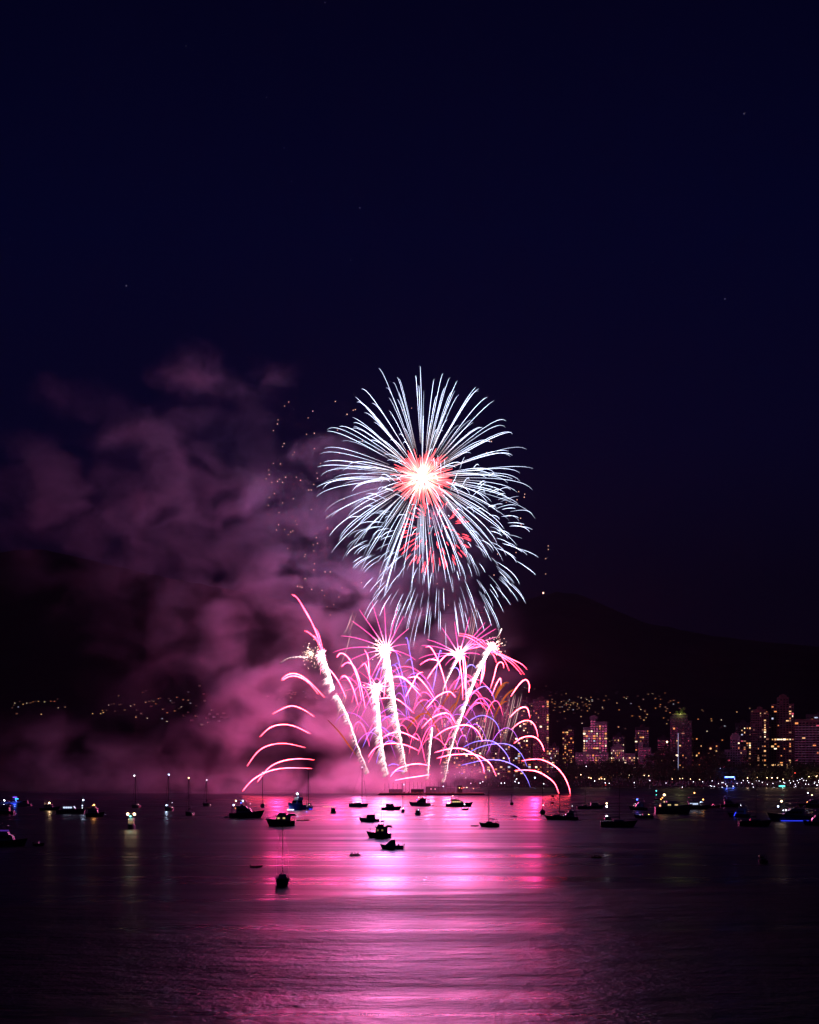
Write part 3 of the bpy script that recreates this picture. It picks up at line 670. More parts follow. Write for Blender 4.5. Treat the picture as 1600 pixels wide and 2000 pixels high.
def tower(px0, px1, ytop, ybase, Y, wall, label, cols, lit_p=.15, steps=None, rz=-14, depth=None, seed=1, rows_lit=(), cols_lit=(), balc=False, jit=5, roof='box', name='apartment_tower', kinds='wwooohdcrr', fh=3.0):
    r_ = random.Random(seed * 7 + 3)
    W_ = (px1 - px0) / F * Y / math.cos(R(rz)) * .93; D_ = depth or min(W_, 20); zt = CAM_H + (HZ - ytop) / F * Y; zb = CAM_H + (HZ - ybase) / F * Y
    zb = min(zb, 6.0); cx = ((px0 + px1) / 2 - 800) / F * Y
    root = empty(name, (cx, Y, zb), label, 'building', 'apartment towers on the shore' if name == 'apartment_tower' else None, rz=R(rz))
    H_ = zt - zb
    secs = steps or [(0, 1, 1.0)]           # fractions of width and of height: stepped silhouette
    bodies = []; k = 0
    for a, b, hf in secs:
        bodies.append(box_data(-W_ / 2 + a * W_ + (.0 if a == 0 else .01), -W_ / 2 + b * W_, .3 * k, D_, -4, H_ * hf)); k += 1
    V, Fc = joinb(bodies); mesh_obj('wall', V, Fc, WALLS[wall], root)
    for a, b, hf in secs:                    # parapets
        x0, x1 = -W_ / 2 + a * W_, -W_ / 2 + b * W_
        V, Fc = joinb([box_data(x0 - .15, x1 + .15, -.25, .2, H_ * hf, H_ * hf + .9), box_data(x0 - .15, x1 + .15, D_ - .2, D_ + .2, H_ * hf, H_ * hf + .9), box_data(x0 - .15, x0 + .2, .2, D_ - .2, H_ * hf, H_ * hf + .9), box_data(x1 - .2, x1 + .15, .2, D_ - .2, H_ * hf, H_ * hf + .9)])
        mesh_obj('parapet', V, Fc, WALLS[wall], root)
    a, b, hf = max(secs, key=lambda q: q[2]); xm = -W_ / 2 + (a + b) / 2 * W_
    if roof == 'box':
        V, Fc = joinb([box_data(xm - W_ * .16, xm + W_ * .16, D_ * .3, D_ * .75, H_ * hf, H_ * hf + 4.2), box_data(xm - W_ * .05, xm + W_ * .05, D_ * .35, D_ * .6, H_ * hf + 4.2, H_ * hf + 5.4)])
        mesh_obj('roof_penthouse', V, Fc, WALLS[wall], root)
    rows = max(2, int((H_ - 3) / fh)); mesh_sets = []
    cells = []
    for a, b, hf in secs:
        nc = max(1, round(cols * (b - a))); x0 = -W_ / 2 + a * W_; cw = (b - a) * W_ / nc; k0 = secs.index((a, b, hf))
        for r in range(max(1, int((H_ * hf - 3) / fh))):
            for c in range(nc): cells.append((x0 + cw * (c + .5), .3 * k0 - .02, 3.6 + r * fh, cw * .68, r, int(round(a * cols)) + c, min(rows, int((H_ * hf - 3) / fh))))
    r_.shuffle(cells)
    def kind_of(r, c):
        if r_.random() < .12: return 'g0'
        if r in rows_lit: return r_.choice('wwh') if r_.random() < .85 else 'd'
        if c in cols_lit and r_.random() < .55: return r_.choice('wwhodd')
        return r_.choice(kinds) if r_.random() < lit_p else r_.choice(['g0', 'g0', 'g1'])
    marked = [(kind_of(c[4], c[5]), c) for c in cells]; marked.sort(key=lambda q: q[0][0] == 'g')
    for kd, (x, y, z, w, r, c, _r) in marked[:98]:
        o = bpy.data.objects.new('window', window_mesh(kd, w * (r_.choice([.6, 1, 1.4]) if kd[0] != 'g' else 1), r_.choice([1.7, 1.7, 2.3]) if kd[0] != 'g' else 1.7)); link(o, root); o.location = (x, y, z)
        o.rotation_euler = (R(r_.uniform(-1.0, .6)), 0, R(r_.uniform(-jit, jit) * .35))
    rest = []
    for kd, (x, y, z, w, r, c, _r) in marked[98:]: rest.append(box_data(x - w / 2, x + w / 2, y - .04, y + .005, z - .85, z + .85))
    n_side = max(1, int(D_ / 4))
    for r in range(rows):                     # panes of the end wall
        if r * fh + 4 > H_ * secs[-1][2]: break
        for q in range(n_side):
            y = (q + .5) * D_ / n_side + .3 * (len(secs) - 1); rest.append(box_data(W_ / 2 - .005, W_ / 2 + .05, y - .9, y + .9 if y + .9 < D_ else D_ - .1, 2.8 + r * fh, 4.4 + r * fh))
    if rest:
        V, Fc = joinb(rest); o = mesh_obj('window', V, Fc, GL[0], root); o['kind'] = 'stuff'
    if balc:
        for r in range(rows - 1):
            V, Fc = joinb([box_data(-W_ / 2 - .2, W_ / 2 + .2, -1.5, -.08, 2.0 + r * fh, 2.2 + r * fh), box_data(-W_ / 2 - .2, W_ / 2 + .2, -1.5, -1.38, 2.2 + r * fh, 3.05 + r * fh)])
            mesh_obj('balcony', V, Fc, BALC, root)
    return root, W_, D_, H_
tower(1138, 1187, 1405, 1486, 1900, 'pale', 'stepped pale tower glowing with many orange lit windows', 9, .38, [(0, .3, .86), (.3, .52, 1.0), (.52, 1, .95)], seed=2, cols_lit=(0,))
tower(1098, 1122, 1422, 1480, 2300, 'dark', 'slim dark tower standing alone between the arcs and the stepped pale tower', 6, .3, seed=3, kinds='ddwoo')
tower(1040, 1073, 1367, 1510, 2050, 'brown', 'tall dark red tower beside the thick pink arcs', 7, .10, seed=4, cols_lit=(6,))
tower(1122, 1190, 1471, 1492, 1880, 'pale', 'low pale podium block at the foot of the stepped tower', 12, .25, seed=5, name='apartment_block', depth=14, kinds='dod')
tower(1192, 1242, 1460, 1500, 1900, 'pale', 'low terraced block full of dim pink windows beside the stepped tower', 12, .42, [(0, .55, 1.0), (.55, 1, .8)], seed=6, name='apartment_block', kinds='ddoowh', rows_lit=(1,))
tower(1246, 1278, 1456, 1506, 1890, 'pale', 'plain pale low block of few dark windows, next to the terraced block', 5, .04, [(0, .3, 1.0), (.3, .8, .92), (.8, 1, .75)], seed=7, name='apartment_block')
tower(1240, 1268, 1421, 1480, 2200, 'dark', 'dark tower with orange windows behind the low pale block', 6, .28, seed=8, kinds='oowh')
t7, W7, D7, H7 = tower(1308, 1352, 1396, 1512, 1880, 'dark', 'dark tower with a planted green lit roof and a white strip of light', 8, .09, [(0, .12, .97), (.12, .8, 1.0), (.8, 1, .9)], seed=9, roof='none')
tower(1350, 1372, 1437, 1506, 1930, 'brown', 'brown block attached behind the tower with the planted roof', 5, .14, seed=10, name='apartment_block')
tower(1415, 1459, 1461, 1500, 1880, 'pale', 'low pink lit block with a row of small square windows and a stepped top', 9, .03, [(0, .25, .93), (.25, .7, 1.35), (.7, 1, .93)], seed=11, name='apartment_block')
tower(1436, 1468, 1413, 1490, 2150, 'dark', 'dark mid height block with one bright column of warm windows', 6, .16, seed=12, cols_lit=(3, 5), name='apartment_block')
tower(1466, 1502, 1387, 1494, 1960, 'brown', 'reddish tower with blue lights on its rounded top', 8, .12, [(0, .12, .96), (.12, .85, 1.0), (.85, 1, .96)], seed=13, cols_lit=(6,), kinds='ooddwd')
t11 = tower(1506, 1551, 1376, 1498, 1980, 'brown', 'tallest stepped tower crowned by a penthouse, with two fully lit floors', 8, .08, [(0, .25, 1.0), (.25, .78, 1.09), (.78, 1, 1.0)], seed=14, rows_lit=(5, 16), cols_lit=(6,))
tower(1552, 1650, 1406, 1500, 1860, 'brown', 'wide slab with a pale balcony band on every storey, cut by the picture edge', 14, .07, seed=15, balc=True, name='apartment_slab', depth=18, roof='none')
tower(1574, 1640, 1396, 1490, 2150, 'beige', 'pale block rising behind the wide balcony slab', 8, .1, seed=16, name='apartment_block')
for i, (a, b, t, w, lb) in enumerate([(880, 915, 1440, 'grey', 'low block seen through the foot of the leaning comet'), (918, 958, 1455, 'pale', 'low pale block with warm windows behind the blue arcs'), (960, 998, 1448, 'beige', 'low beige block with lit floors behind the blue arcs'),
        (1000, 1038, 1438, 'brown', 'reddish block glowing under the thick pink arcs'), (1014, 1040, 1385, 'dark', 'dark tower behind the hooked pink arcs'), (1072, 1092, 1458, 'dark', 'narrow dark block to one side of the tall dark red tower'),
        (860, 884, 1402, 'grey', 'hazy tower behind the leaning white comet'), (930, 950, 1398, 'dark', 'hazy dark tower behind the orange arcs'), (966, 990, 1420, 'grey', 'grey tower behind the blue arcs'), (900, 922, 1418, 'dark', 'hazy tower between the leaning comet and blue arcs'),
        (1196, 1220, 1438, 'dark', 'dark tower rising behind the terraced block'), (1284, 1306, 1442, 'dark', 'dark block by the tower with the planted roof'), (1378, 1406, 1452, 'dark', 'dark low block half hidden by tall trees')]):
    tower(a, b, t, 1500, 1950 + 60 * (i % 4) + (200 if t < 1430 else 0), w, lb, 7, .26 if i < 10 else .12, seed=30 + i, name='apartment_block' if t > 1430 else 'apartment_tower', kinds='wwoddhc')

# planted roof, light strip and blue roof lamps
LEAFM = mat('leaves', (.05, .075, .025), .8, noise=(.8, .4)); BARK = mat('bark', (.09, .07, .05), .9)
LEAFT = mat('leaves_dark', (.035, .05, .02), .85, noise=(.3, .4))
def leaf_cloud(n, rx, rz, seed, size, cz=0, clumps=14):
    r_ = random.Random(seed); V, Fc = [], []
    cl = []
    for i in range(clumps):
        a = r_.uniform(0, 6.283); q = r_.random() ** .5; z = r_.uniform(-.8, .95)
        w = math.sqrt(max(.05, 1 - z * z)); cl.append((Vector((math.cos(a) * q * rx * w, math.sin(a) * q * rx * w, cz + z * rz)), r_.uniform(.22, .42) * rx))
    for i in range(n):
        c, s = r_.choice(cl); p = c + Vector((r_.gauss(0, .5), r_.gauss(0, .5), r_.gauss(0, .45))) * s
        a = Vector((r_.gauss(0, 1), r_.gauss(0, 1), r_.gauss(0, 1))).normalized(); b = a.cross(Vector((r_.gauss(0, 1), r_.gauss(0, 1), r_.gauss(0, 1)))).normalized(); e = size * r_.uniform(.6, 1.3)
        k = len(V); V += [p - a * e, p + b * e * .6, p + a * e, p - b * e * .6]; Fc.append((k, k + 1, k + 2, k + 3))
    return V, Fc, cl
V, Fc, _ = leaf_cloud(420, 5.5, 5.0, 77, .7, 6, 10)
tr = empty('roof_tree', t7.matrix_basis @ Vector((-1, D7 * .4, H7)), 'green lit tree on the roof of the dark tower', 'tree')
mesh_obj('crown', V, Fc, LEAFM, tr); v_, f_, c_ = tube_data([Vector((0, 0, 0)), Vector((.2, 0, 2.5)), Vector((0, 0, 6))], [.35, .28, .12], [(0, 0, 0)] * 3, 6); mesh_obj('trunk', v_, f_, BARK, tr)
V, Fc = joinb([box_data(-7, 7, -1.2, -.8, .6, 1.0)]); mesh_obj('roof_light', V, Fc, mat('green_light', (.2, .2, .1), emit=(.9, .85, .15), es=1.5), t7).location = (-1, 1.5, H7)
l = bpy.data.lights.new('roof_lamp', 'POINT'); l.energy = 2500; l.color = (.95, 1, .25); l.shadow_soft_size = .3
lo = bpy.data.objects.new('roof_lamp', l); link(lo); lo.location = t7.matrix_basis @ Vector((-1, -1.5, H7 + 2)); lo['kind'] = 'helper'
V, Fc = box_data(-.3, .3, -.5, -.1, 12, 58); o = mesh_obj('light_strip', V, Fc, mat('strip_light', (.3, .3, .3), emit=(.62, .6, 1), es=.55), t7); o.location = (-3.2, 0, 0)

# ------------------------------------------------------------------ shore trees
TREES = []
def tree_proto(seed, h, rx, rz, n=620, conifer=False):
    r_ = random.Random(seed)
    if conifer:
        V, Fc = [], []
        for i in range(n):
            z = r_.random() ** 1.2; rad = rx * (1 - z) * r_.uniform(.55, 1.05) * (.8 + .2 * math.sin(z * 40)); a = r_.uniform(0, 6.283)
            p = Vector((math.cos(a) * rad, math.sin(a) * rad, h * .12 + z * h * .9)); d = Vector((math.cos(a), math.sin(a), -.45)) * 1.0; b = Vector((-math.sin(a), math.cos(a), 0)) * .45
            k = len(V); V += [p - d * .6, p + b, p + d, p - b]; Fc.append((k, k + 1, k + 2, k + 3))
        cl = []
    else: V, Fc, cl = leaf_cloud(n, rx, rz, seed, .62, h - rz * 1.05, 18)
    me = bpy.data.meshes.new('crown'); me.from_pydata([tuple(v) for v in V], [], Fc); me.materials.append(LEAFT)
    parts = [tube_data([Vector((0, 0, -1)), Vector((.15, .1, h * .3)), Vector((-.1, 0, h * .6)), Vector((0, .1, h * .92))], [.5, .38, .24, .06], [(0, 0, 0)] * 4, 7)]
    for c, s in cl[:8]:
        b0 = Vector((0, 0, max(h * .25, c.z - rz * .7))); parts.append(tube_data([b0, (b0 + c) / 2 + Vector((0, 0, .4)), c], [.16, .11, .04], [(0, 0, 0)] * 3, 5))
    V, Fc, C = merge(parts); mt = bpy.data.meshes.new('trunk'); mt.from_pydata([tuple(v) for v in V], [], Fc); mt.materials.append(BARK)
    return me, mt, h
TREES = [tree_proto(1, 15, 7, 6.5), tree_proto(2, 18, 8, 7.5, 760), tree_proto(3, 12, 6, 5), tree_proto(4, 22, 6, 9, 760), tree_proto(5, 24, 5, 8, 620, True), tree_proto(6, 13, 7.5, 5.0)]
rt = random.Random(12)
def tree(px, top, Y, k, label, group, sc=None):
    me, mt, h = TREES[k]; X = (px - 800) / F * Y; z0 = ground(X, Y); zt = CAM_H + (HZ - top) / F * Y; s = sc or max(.45, (zt - z0) / h)
    r0 = empty('pine_tree' if k == 4 else 'shore_tree', (X, Y, z0), label, 'tree', group, rz=rt.uniform(0, 6.28)); r0.scale = (s * rt.uniform(.95, 1.2), s * rt.uniform(.95, 1.2), s)
    for nm, m_ in (('crown', me), ('trunk', mt)):
        o = bpy.data.objects.new(nm, m_); link(o, r0)
for i in range(52):
    x = 1095 + i * 10.4 + rt.uniform(-4, 4); top = 1498 + rt.uniform(-5, 6) - (10 if 1180 < x < 1240 else 0)
    tree(x, top, 1812 + rt.uniform(-10, 25), rt.choice([0, 1, 2, 5]), 'dark leafy tree in the row along the beach promenade', 'trees along the beach promenade')
for i in range(24):
    x = 868 + i * 9.6 + rt.uniform(-3, 3)
    tree(x, 1513 + rt.uniform(-4, 4), 1800 + rt.uniform(-6, 12), rt.choice([2, 5]), 'low dark tree on the shore beyond the barge', 'low trees beyond the barge')
for x, t, k in [(1290, 1462, 1), (1300, 1456, 3), (1281, 1472, 0), (1384, 1470, 3), (1394, 1458, 4), (1403, 1465, 1), (1412, 1472, 3), (1375, 1478, 0), (1462, 1474, 3), (1470, 1482, 1), (1555, 1484, 1), (1566, 1488, 0), (1580, 1491, 1), (1120, 1488, 1), (1108, 1480, 3), (1150, 1486, 1), (1164, 1487, 0), (1195, 1487, 1), (1208, 1489, 1), (1226, 1490, 0), (1340, 1494, 1), (1360, 1490, 3), (1430, 1492, 1), (1448, 1490, 0), (1520, 1492, 1), (1500, 1488, 3), (1590, 1486, 3), (1092, 1474, 3)]:
    tree(x, t, 1835 + rt.uniform(0, 14), k, 'tall dark tree standing before the apartment buildings' if k != 4 else 'narrow pointed pine among the tall dark trees', 'tall trees before the apartment buildings' if k != 4 else None)

# ------------------------------------------------------------------ crowd on the beach, phones, lamps
CLO = [mat('clothing_%s' % n, c, .9) for n, c in (('dark', (.04, .04, .05)), ('red', (.25, .06, .07)), ('pale', (.3, .28, .3)))]
rc = random.Random(44); V, Fc, mi = [], [], []
for i in range(1500):
    u = rc.random(); px = 1275 + 345 * rc.random() if u < .8 else 940 + 330 * rc.random()
    Y = rc.uniform(1746, 1802); X = (px - 800) / F * Y; z = ground(X, Y); h = rc.uniform(1.0, 1.8); w = .25
    body = [(-w, 0), (-w * .9, h * .5), (-w * .95, h * .8), (-w * .35, h * .86), (-w * .45, h * .93), (-w * .3, h), (w * .3, h), (w * .45, h * .93), (w * .35, h * .86), (w * .95, h * .8), (w * .9, h * .5), (w, 0)]
    k = len(V); n = len(body)
    for (a, b) in body: V.append(Vector((X + a, Y - .12, z + b)))
    for (a, b) in body: V.append(Vector((X + a, Y + .12, z + b)))
    Fc.append(tuple(k + q for q in range(n - 1, -1, -1))); Fc.append(tuple(k + n + q for q in range(n)))
    for q in range(n): Fc.append((k + q, k + (q + 1) % n, k + n + (q + 1) % n, k + n + q))
    mi += [rc.randrange(3)] * (n + 2)
o = mesh_obj('crowd', V, Fc, CLO, midx=mi); tag(o, 'dense crowd watching from the dark beach before the promenade lamps', kind='stuff')
def globe(r, seg=8, ring=5):
    V = [Vector((0, 0, r))]; Fc = []
    for i in range(1, ring):
        t = math.pi * i / ring
        for k in range(seg): V.append(Vector((r * math.sin(t) * math.cos(2 * math.pi * k / seg), r * math.sin(t) * math.sin(2 * math.pi * k / seg), r * math.cos(t))))
    V.append(Vector((0, 0, -r)))
    for k in range(seg): Fc.append((0, 1 + k, 1 + (k + 1) % seg)); Fc.append((len(V) - 1, 1 + (ring - 2) * seg + (k + 1) % seg, 1 + (ring - 2) * seg + k))
    for i in range(ring - 2):
        for k in range(seg):
            a = 1 + i * seg; Fc.append((a + k, a + seg + k, a + seg + (k + 1) % seg, a + (k + 1) % seg))
    return V, Fc
LC = {'warm': ((1, .62, .32), 7), 'orange': ((1, .38, .10), 5), 'white': ((.85, .82, 1), 7), 'blue': ((.05, .12, 1), 5), 'cyan': ((.1, .9, .8), 4), 'red': ((1, .06, .04), 5), 'cool': ((.55, .68, 1), 8), 'yellow': ((1, .75, .2), 5), 'pink_glint': ((1, .45, .5), 3)}  # pink globes on the sailboats glow in place of reflected firework light
LMAT = {k: mat('lamp_' + k, (.5, .5, .5), emit=c, es=s) for k, (c, s) in LC.items()}
GM = {}
def globe_mesh(kind, r):
    key = (kind, round(r, 2))
    if key not in GM:
        V, Fc = globe(r); me = bpy.data.meshes.new('lantern'); me.from_pydata([tuple(v) for v in V], [], Fc); me.materials.append(LMAT[kind]); GM[key] = me
    return GM[key]
def point(p, kind, power, name='lantern_light'):
    l = bpy.data.lights.new(name, 'POINT'); l.color = LC[kind][0]; l.energy = power * .3; l.shadow_soft_size = 0.0
    o = bpy.data.objects.new(name, l); link(o); o.location = p; o['kind'] = 'helper'
PH = [(5, 157), (290, 143), (387, 143), (175, 200), (290, 215), (486, 134), (466, 185), (482, 190), (507, 192), (552, 162), (588, 153), (600, 152), (627, 167), (641, 187), (704, 190), (745, 160), (720, 115), (811, 131), (855, 133), (868, 152), (903, 165), (790, 155), (945, 135), (975, 135), (1132, 203), (1193, 137), (1290, 131), (1302, 156), (1333, 138), (1371, 131), (1340, 203), (1356, 190), (1358, 207), (1385, 153), (1439, 129), (1467, 131), (1460, 168), (1519, 205), (1555, 147), (1575, 178), (1594, 147), (1230, 150), (1243, 156), (915, 200), (1400, 120), (1421, 110), (1595, 130), (1583, 180), (1550, 160), (555, 205), (590, 200), (1490, 170), (1350, 170), (1120, 160), (1060, 170), (1010, 150)]
def groundpix(px, py):
    Y = 1736
    while Y < 1812:
        p = at(px, py, Y)
        if p.z - 1.6 <= ground(p.x, Y): return p
        Y += 1
    return at(px, py, 1800)
for x, y in PH:
    p = groundpix(1300 + x / 5.333, 1500 + y / 5.333)
    V, Fc = box_data(-.20, .20, -.05, .05, -.34, .34)
    o = mesh_obj('phone', V, Fc, [LMAT['white']], loc=p); tag(o, 'lit phone held up by someone in the beach crowd', 'phone', 'phones lit in the beach crowd')
POLE = mat('dark_metal', (.05, .05, .06), .5, .6)
def street_lamp(px, py, kind, r=.42, label=None, group=None, power=0):
    Y = 1806 if py < 1523 else 1765
    p = at(px, py, Y); z0 = ground(p.x, Y); h = max(2.5, p.z - z0); root = empty('street_lamp', (p.x, Y, p.z - h), label, 'street lamp', group)
    V, Fc, C = tube_data([Vector((0, 0, -.5)), Vector((0, 0, h * .5)), Vector((0, 0, h - r))], [.12, .08, .05], [(0, 0, 0)] * 3, 6); mesh_obj('pole', V, Fc, POLE, root)
    o = bpy.data.objects.new('lamp_globe', globe_mesh(kind, r)); link(o, root); o.location = (0, 0, h)
    if power: point(p + Vector((0, -r - .1, 0)), kind, power)
Z7 = [(718, 1030), (800, 1060), (825, 1066), (910, 1075), (935, 1070), (965, 1075), (1378, 1038), (1425, 1040)]
WL = [(70, 115), (150, 110), (178, 108), (260, 115), (355, 120), (512, 110), (855, 105), (957, 100), (1058, 102), (1108, 102), (1165, 103), (1225, 118), (1495, 90), (1572, 88)]
for x, y in Z7: street_lamp(1000 + x / 5.333, 1320 + y / 5.333, 'warm', .5, 'warm promenade lamp under the trees below the stepped tower', 'warm lamps below the stepped tower')
for x, y in WL: street_lamp(1300 + x / 5.333, 1500 + y / 5.333, 'warm', .5 if x > 800 else .36, 'warm promenade lamp between the beach crowd and dark trees', 'warm lamps behind the beach crowd', 3000 if x > 800 else 0)
for x, y in [(862, 1095), (972, 1115), (1015, 1120), (1275, 1112), (1437, 1090), (1495, 1140), (1017, 1170), (775, 943), (40, 1080), (35, 1103), (70, 1115), (332, 1125), (333, 1155), (357, 1137), (402, 1143), (402, 1155), (435, 1140)]:
    street_lamp(1000 + x / 5.333, 1320 + y / 5.333, 'white', .38, 'small white lamp on the dark shore beyond the thick pink arcs', 'white lamps beyond the thick pink arcs')
for x, y in [(498, 150), (520, 158), (560, 200), (632, 198), (652, 187), (705, 102), (797, 198), (823, 197), (905, 185), (918, 165), (935, 198), (1128, 203), (1180, 217), (1205, 222), (1200, 240), (828, 237)]:
    street_lamp(780 + x / 4, 1480 + y / 4, 'white', .4, 'small white lamp on the shore beyond the blue arcs', 'white lamps beyond the blue arcs')
for x, y, k, r, lb in [(675, 150, 'yellow', .9, 'large yellow lamp on the shore behind the blue arcs'), (492, 125, 'blue', .7, 'blue lamp beyond the end of the firing barge'), (1553, 1510, 'red', .6, 'single red lamp over the promenade before the wide balcony slab')]:
    if x < 1500: x, y = 780 + x / 4, 1480 + y / 4
    street_lamp(x, y, k, r, lb)
street_lamp(1407, 1501, 'cool', .5, 'lone cool white lamp high between the trees above the blue stage')
street_lamp(1183, 1534, 'red', .7, 'red lamp at the water edge below the stepped tower', power=1500)
street_lamp(1303, 1449, 'warm', 1.0, 'large bright lamp above the trees beside the planted roof tower')
street_lamp(1045, 1519, 'cool', .9, 'bright blue white lamp where the lowest blue arc meets the shore')
# blue stage on the beach
p = at(1425, 1517.5, 1795); st = empty('beach_stage', (p.x, 1795, p.z - 3.2), 'blue and white lit stage canopy on the beach behind the crowd', 'stage')
V, Fc = joinb([box_data(-5.2, 5.2, -.3, .3, 2.9, 3.5)]); mesh_obj('light_bar', V, Fc, mat('stage_white', (.5, .5, .5), emit=(.45, .7, 1), es=4), st)
V, Fc = joinb([box_data(-6, -5.2, -.35, .25, 2.7, 3.7), box_data(5.2, 6, -.35, .25, 2.7, 3.7), box_data(-6, 6, -.2, .4, 2.0, 2.7)]); mesh_obj('blue_light', V, Fc, mat('stage_blue', (.2, .2, .4), emit=(.02, .12, 1), es=2.0), st)
V, Fc = joinb([box_data(-6, 6, .5, 4, 3.6, 3.9)] + [box_data(x, x + .25, y, y + .25, -3, 3.6) for x in (-5.9, 5.65) for y in (.5, 3.7)]); mesh_obj('canopy', V, Fc, POLE, st)
point(Vector((p.x - 4, 1792, p.z)), 'blue', 9000); point(Vector((p.x + 4, 1792, p.z)), 'blue', 9000)
p = at(1527.5, 1537, 1745); bt = empty('lit_kiosk', (p.x, 1745, ground(p.x, 1745)), 'small turquoise lit kiosk at the water edge', 'kiosk')
V, Fc = joinb([box_data(-3.5, 3.5, -.2, .2, .6, 1.6)]); mesh_obj('light_bar', V, Fc, mat('kiosk_light', (.3, .5, .5), emit=(.15, .95, .75), es=2.2), bt)
V, Fc = joinb([box_data(-3.8, 3.8, .3, 3, 0, 2.2), box_data(-4.1, 4.1, -.5, 3.3, 2.2, 2.45)]); mesh_obj('booth', V, Fc, CLO[0], bt)
point(Vector((p.x, 1742, 1.6)), 'cyan', 3000)

# ------------------------------------------------------------------ boats
WHITE = mat('boat_white', (.45, .45, .47), .4); NAVY = mat('boat_navy', (.03, .04, .09), .35); BLACK = mat('boat_black', (.015, .015, .02), .5)
REDH = mat('boat_red', (.2, .03, .03), .4); CANVAS = mat('canvas_cover', (.04, .05, .10), .9); ALU = mat('weathered_metal', (.03, .03, .035), .7); WOOD = mat('wood_trim', (.12, .06, .03), .6)
CABG = mat('cabin_glass', (.02, .025, .03), .15, spec=.8); RUB = mat('grey_rubber', (.12, .12, .13), .8)
CABL = mat('cabin_window_lit', (.3, .3, .3), emit=(1, .68, .3), es=1.0); CABW = mat('cabin_window_white', (.3, .3, .3), emit=(.6, .72, 1), es=1.3)
DIMW = mat('cabin_window_dim', (.3, .3, .3), emit=(1, .6, .3), es=.25)
LEDB = mat('led_blue', (.1, .1, .3), emit=(.03, .05, 1), es=2.4); LEDP = mat('led_violet', (.2, .1, .3), emit=(.35, .1, 1), es=1.6); LEDC = mat('led_cyan', (.1, .3, .3), emit=(.05, .8, 1), es=2.6); LEDW = mat('led_white', (.3, .3, .3), emit=(.75, .7, 1), es=4)
def hull_data(L, B, fb, bow=.35, stern=.85, sheer=.35, st=11):
    """lofted hull: bow at +x, waterline z = 0"""
    V, Fc = [], []; m = 6
    for i in range(st):
        u = i / (st - 1); x = -L / 2 + L * u
        w = B / 2 * (stern + (1 - stern) * min(1, u / .35)) if u < .35 else B / 2 * (1 - ((u - .35) / .65) ** 2.2)
        w = max(w, .03); h = fb * (1 + sheer * u ** 2.2)
        rake = bow * fb * 1.4 * max(0, u - .6) / .4
        zs = [(-.35, 0.0), (-.3, .55), (0, .80), (h * .45, .93), (h * .8, 1.0), (h, 1.0)]
        for z, k in zs:
            V.append(Vector((x + rake * max(0, z) / h, w * k, z)))
        for z, k in reversed(zs): V.append(Vector((x + rake * max(0, z) / h, -w * k, z)))
    n = 2 * m
    for i in range(st - 1):
        for k in range(n):
            Fc.append((i * n + k, (i + 1) * n + k, (i + 1) * n + (k + 1) % n, i * n + (k + 1) % n))
    Fc.append(tuple(range(n))); Fc.append(tuple((st - 1) * n + k for k in range(n - 1, -1, -1)))
    return V, Fc
def prism(x0, x1, w, z0, z1, fr=.0, bk=.0, tw=.85):
    """cabin block with raked front and back (fr, bk) and sides leaning in"""
    V = [(x0, -w, z0), (x1, -w, z0), (x1, w, z0), (x0, w, z0), (x0 + bk, -w * tw, z1), (x1 - fr, -w * tw, z1), (x1 - fr, w * tw, z1), (x0 + bk, w * tw, z1)]
    return [Vector(v) for v in V], [(3, 2, 1, 0), (4, 5, 6, 7), (0, 1, 5, 4), (1, 2, 6, 5), (2, 3, 7, 6), (3, 0, 4, 7)]
def P_(name, data, m, root): return mesh_obj(name, data[0], data[1], m, root)
def tube(name, pts, r, m, root, n=5):
    pts = [Vector(p) for p in pts]; V, Fc, C = tube_data(pts, [r] * len(pts) if isinstance(r, (int, float)) else r, [(0, 0, 0)] * len(pts), n); return mesh_obj(name, V, Fc, m, root)
def lantern(root, px, py, Y, kind, r, power=0):
    p = at(px, py, Y); o = bpy.data.objects.new('lantern', globe_mesh(kind, r)); link(o, root)  # pink ones on sailboats are added glints of the fireworks, no lanterns
    o.location = Matrix.Rotation(-root.rotation_euler[2], 3, 'Z') @ (p - root.location)
    if power: point(p + Vector((0, -r - .15, 0)), kind, power)
def boat_root(name, px, py, head, label, cat, group=None):
    p = onwater(px, py); return empty(name, p, label, cat, group, rz=R(head)), p.y, (py - HZ) / CAM_H
def panes(root, n, x0, x1, w, z0, z1, tw, m, front=None):
    for sd in (-1, 1):
        for i in range(n):
            a = x0 + (x1 - x0) * i / n + .12; b = x0 + (x1 - x0) * (i + 1) / n - .12; y = sd * w
            v, f = box_data(a, b, y - .04, y + .04, z0, z1); mesh_obj('cabin_window', v, f, m if not isinstance(m, list) else m[i % len(m)], root)
    if front:
        x, ww, za, zb, lean = front
        V = [Vector(q) for q in ((x, -ww, za), (x, ww, za), (x - lean, ww * .92, zb), (x - lean, -ww * .92, zb), (x + .06, -ww, za), (x + .06, ww, za), (x - lean + .06, ww * .92, zb), (x - lean + .06, -ww * .92, zb))]
        mesh_obj('windscreen', V, [(0, 1, 2, 3), (7, 6, 5, 4), (0, 4, 5, 1), (1, 5, 6, 2), (2, 6, 7, 3), (3, 7, 4, 0)], m if not isinstance(m, list) else m[0], root)
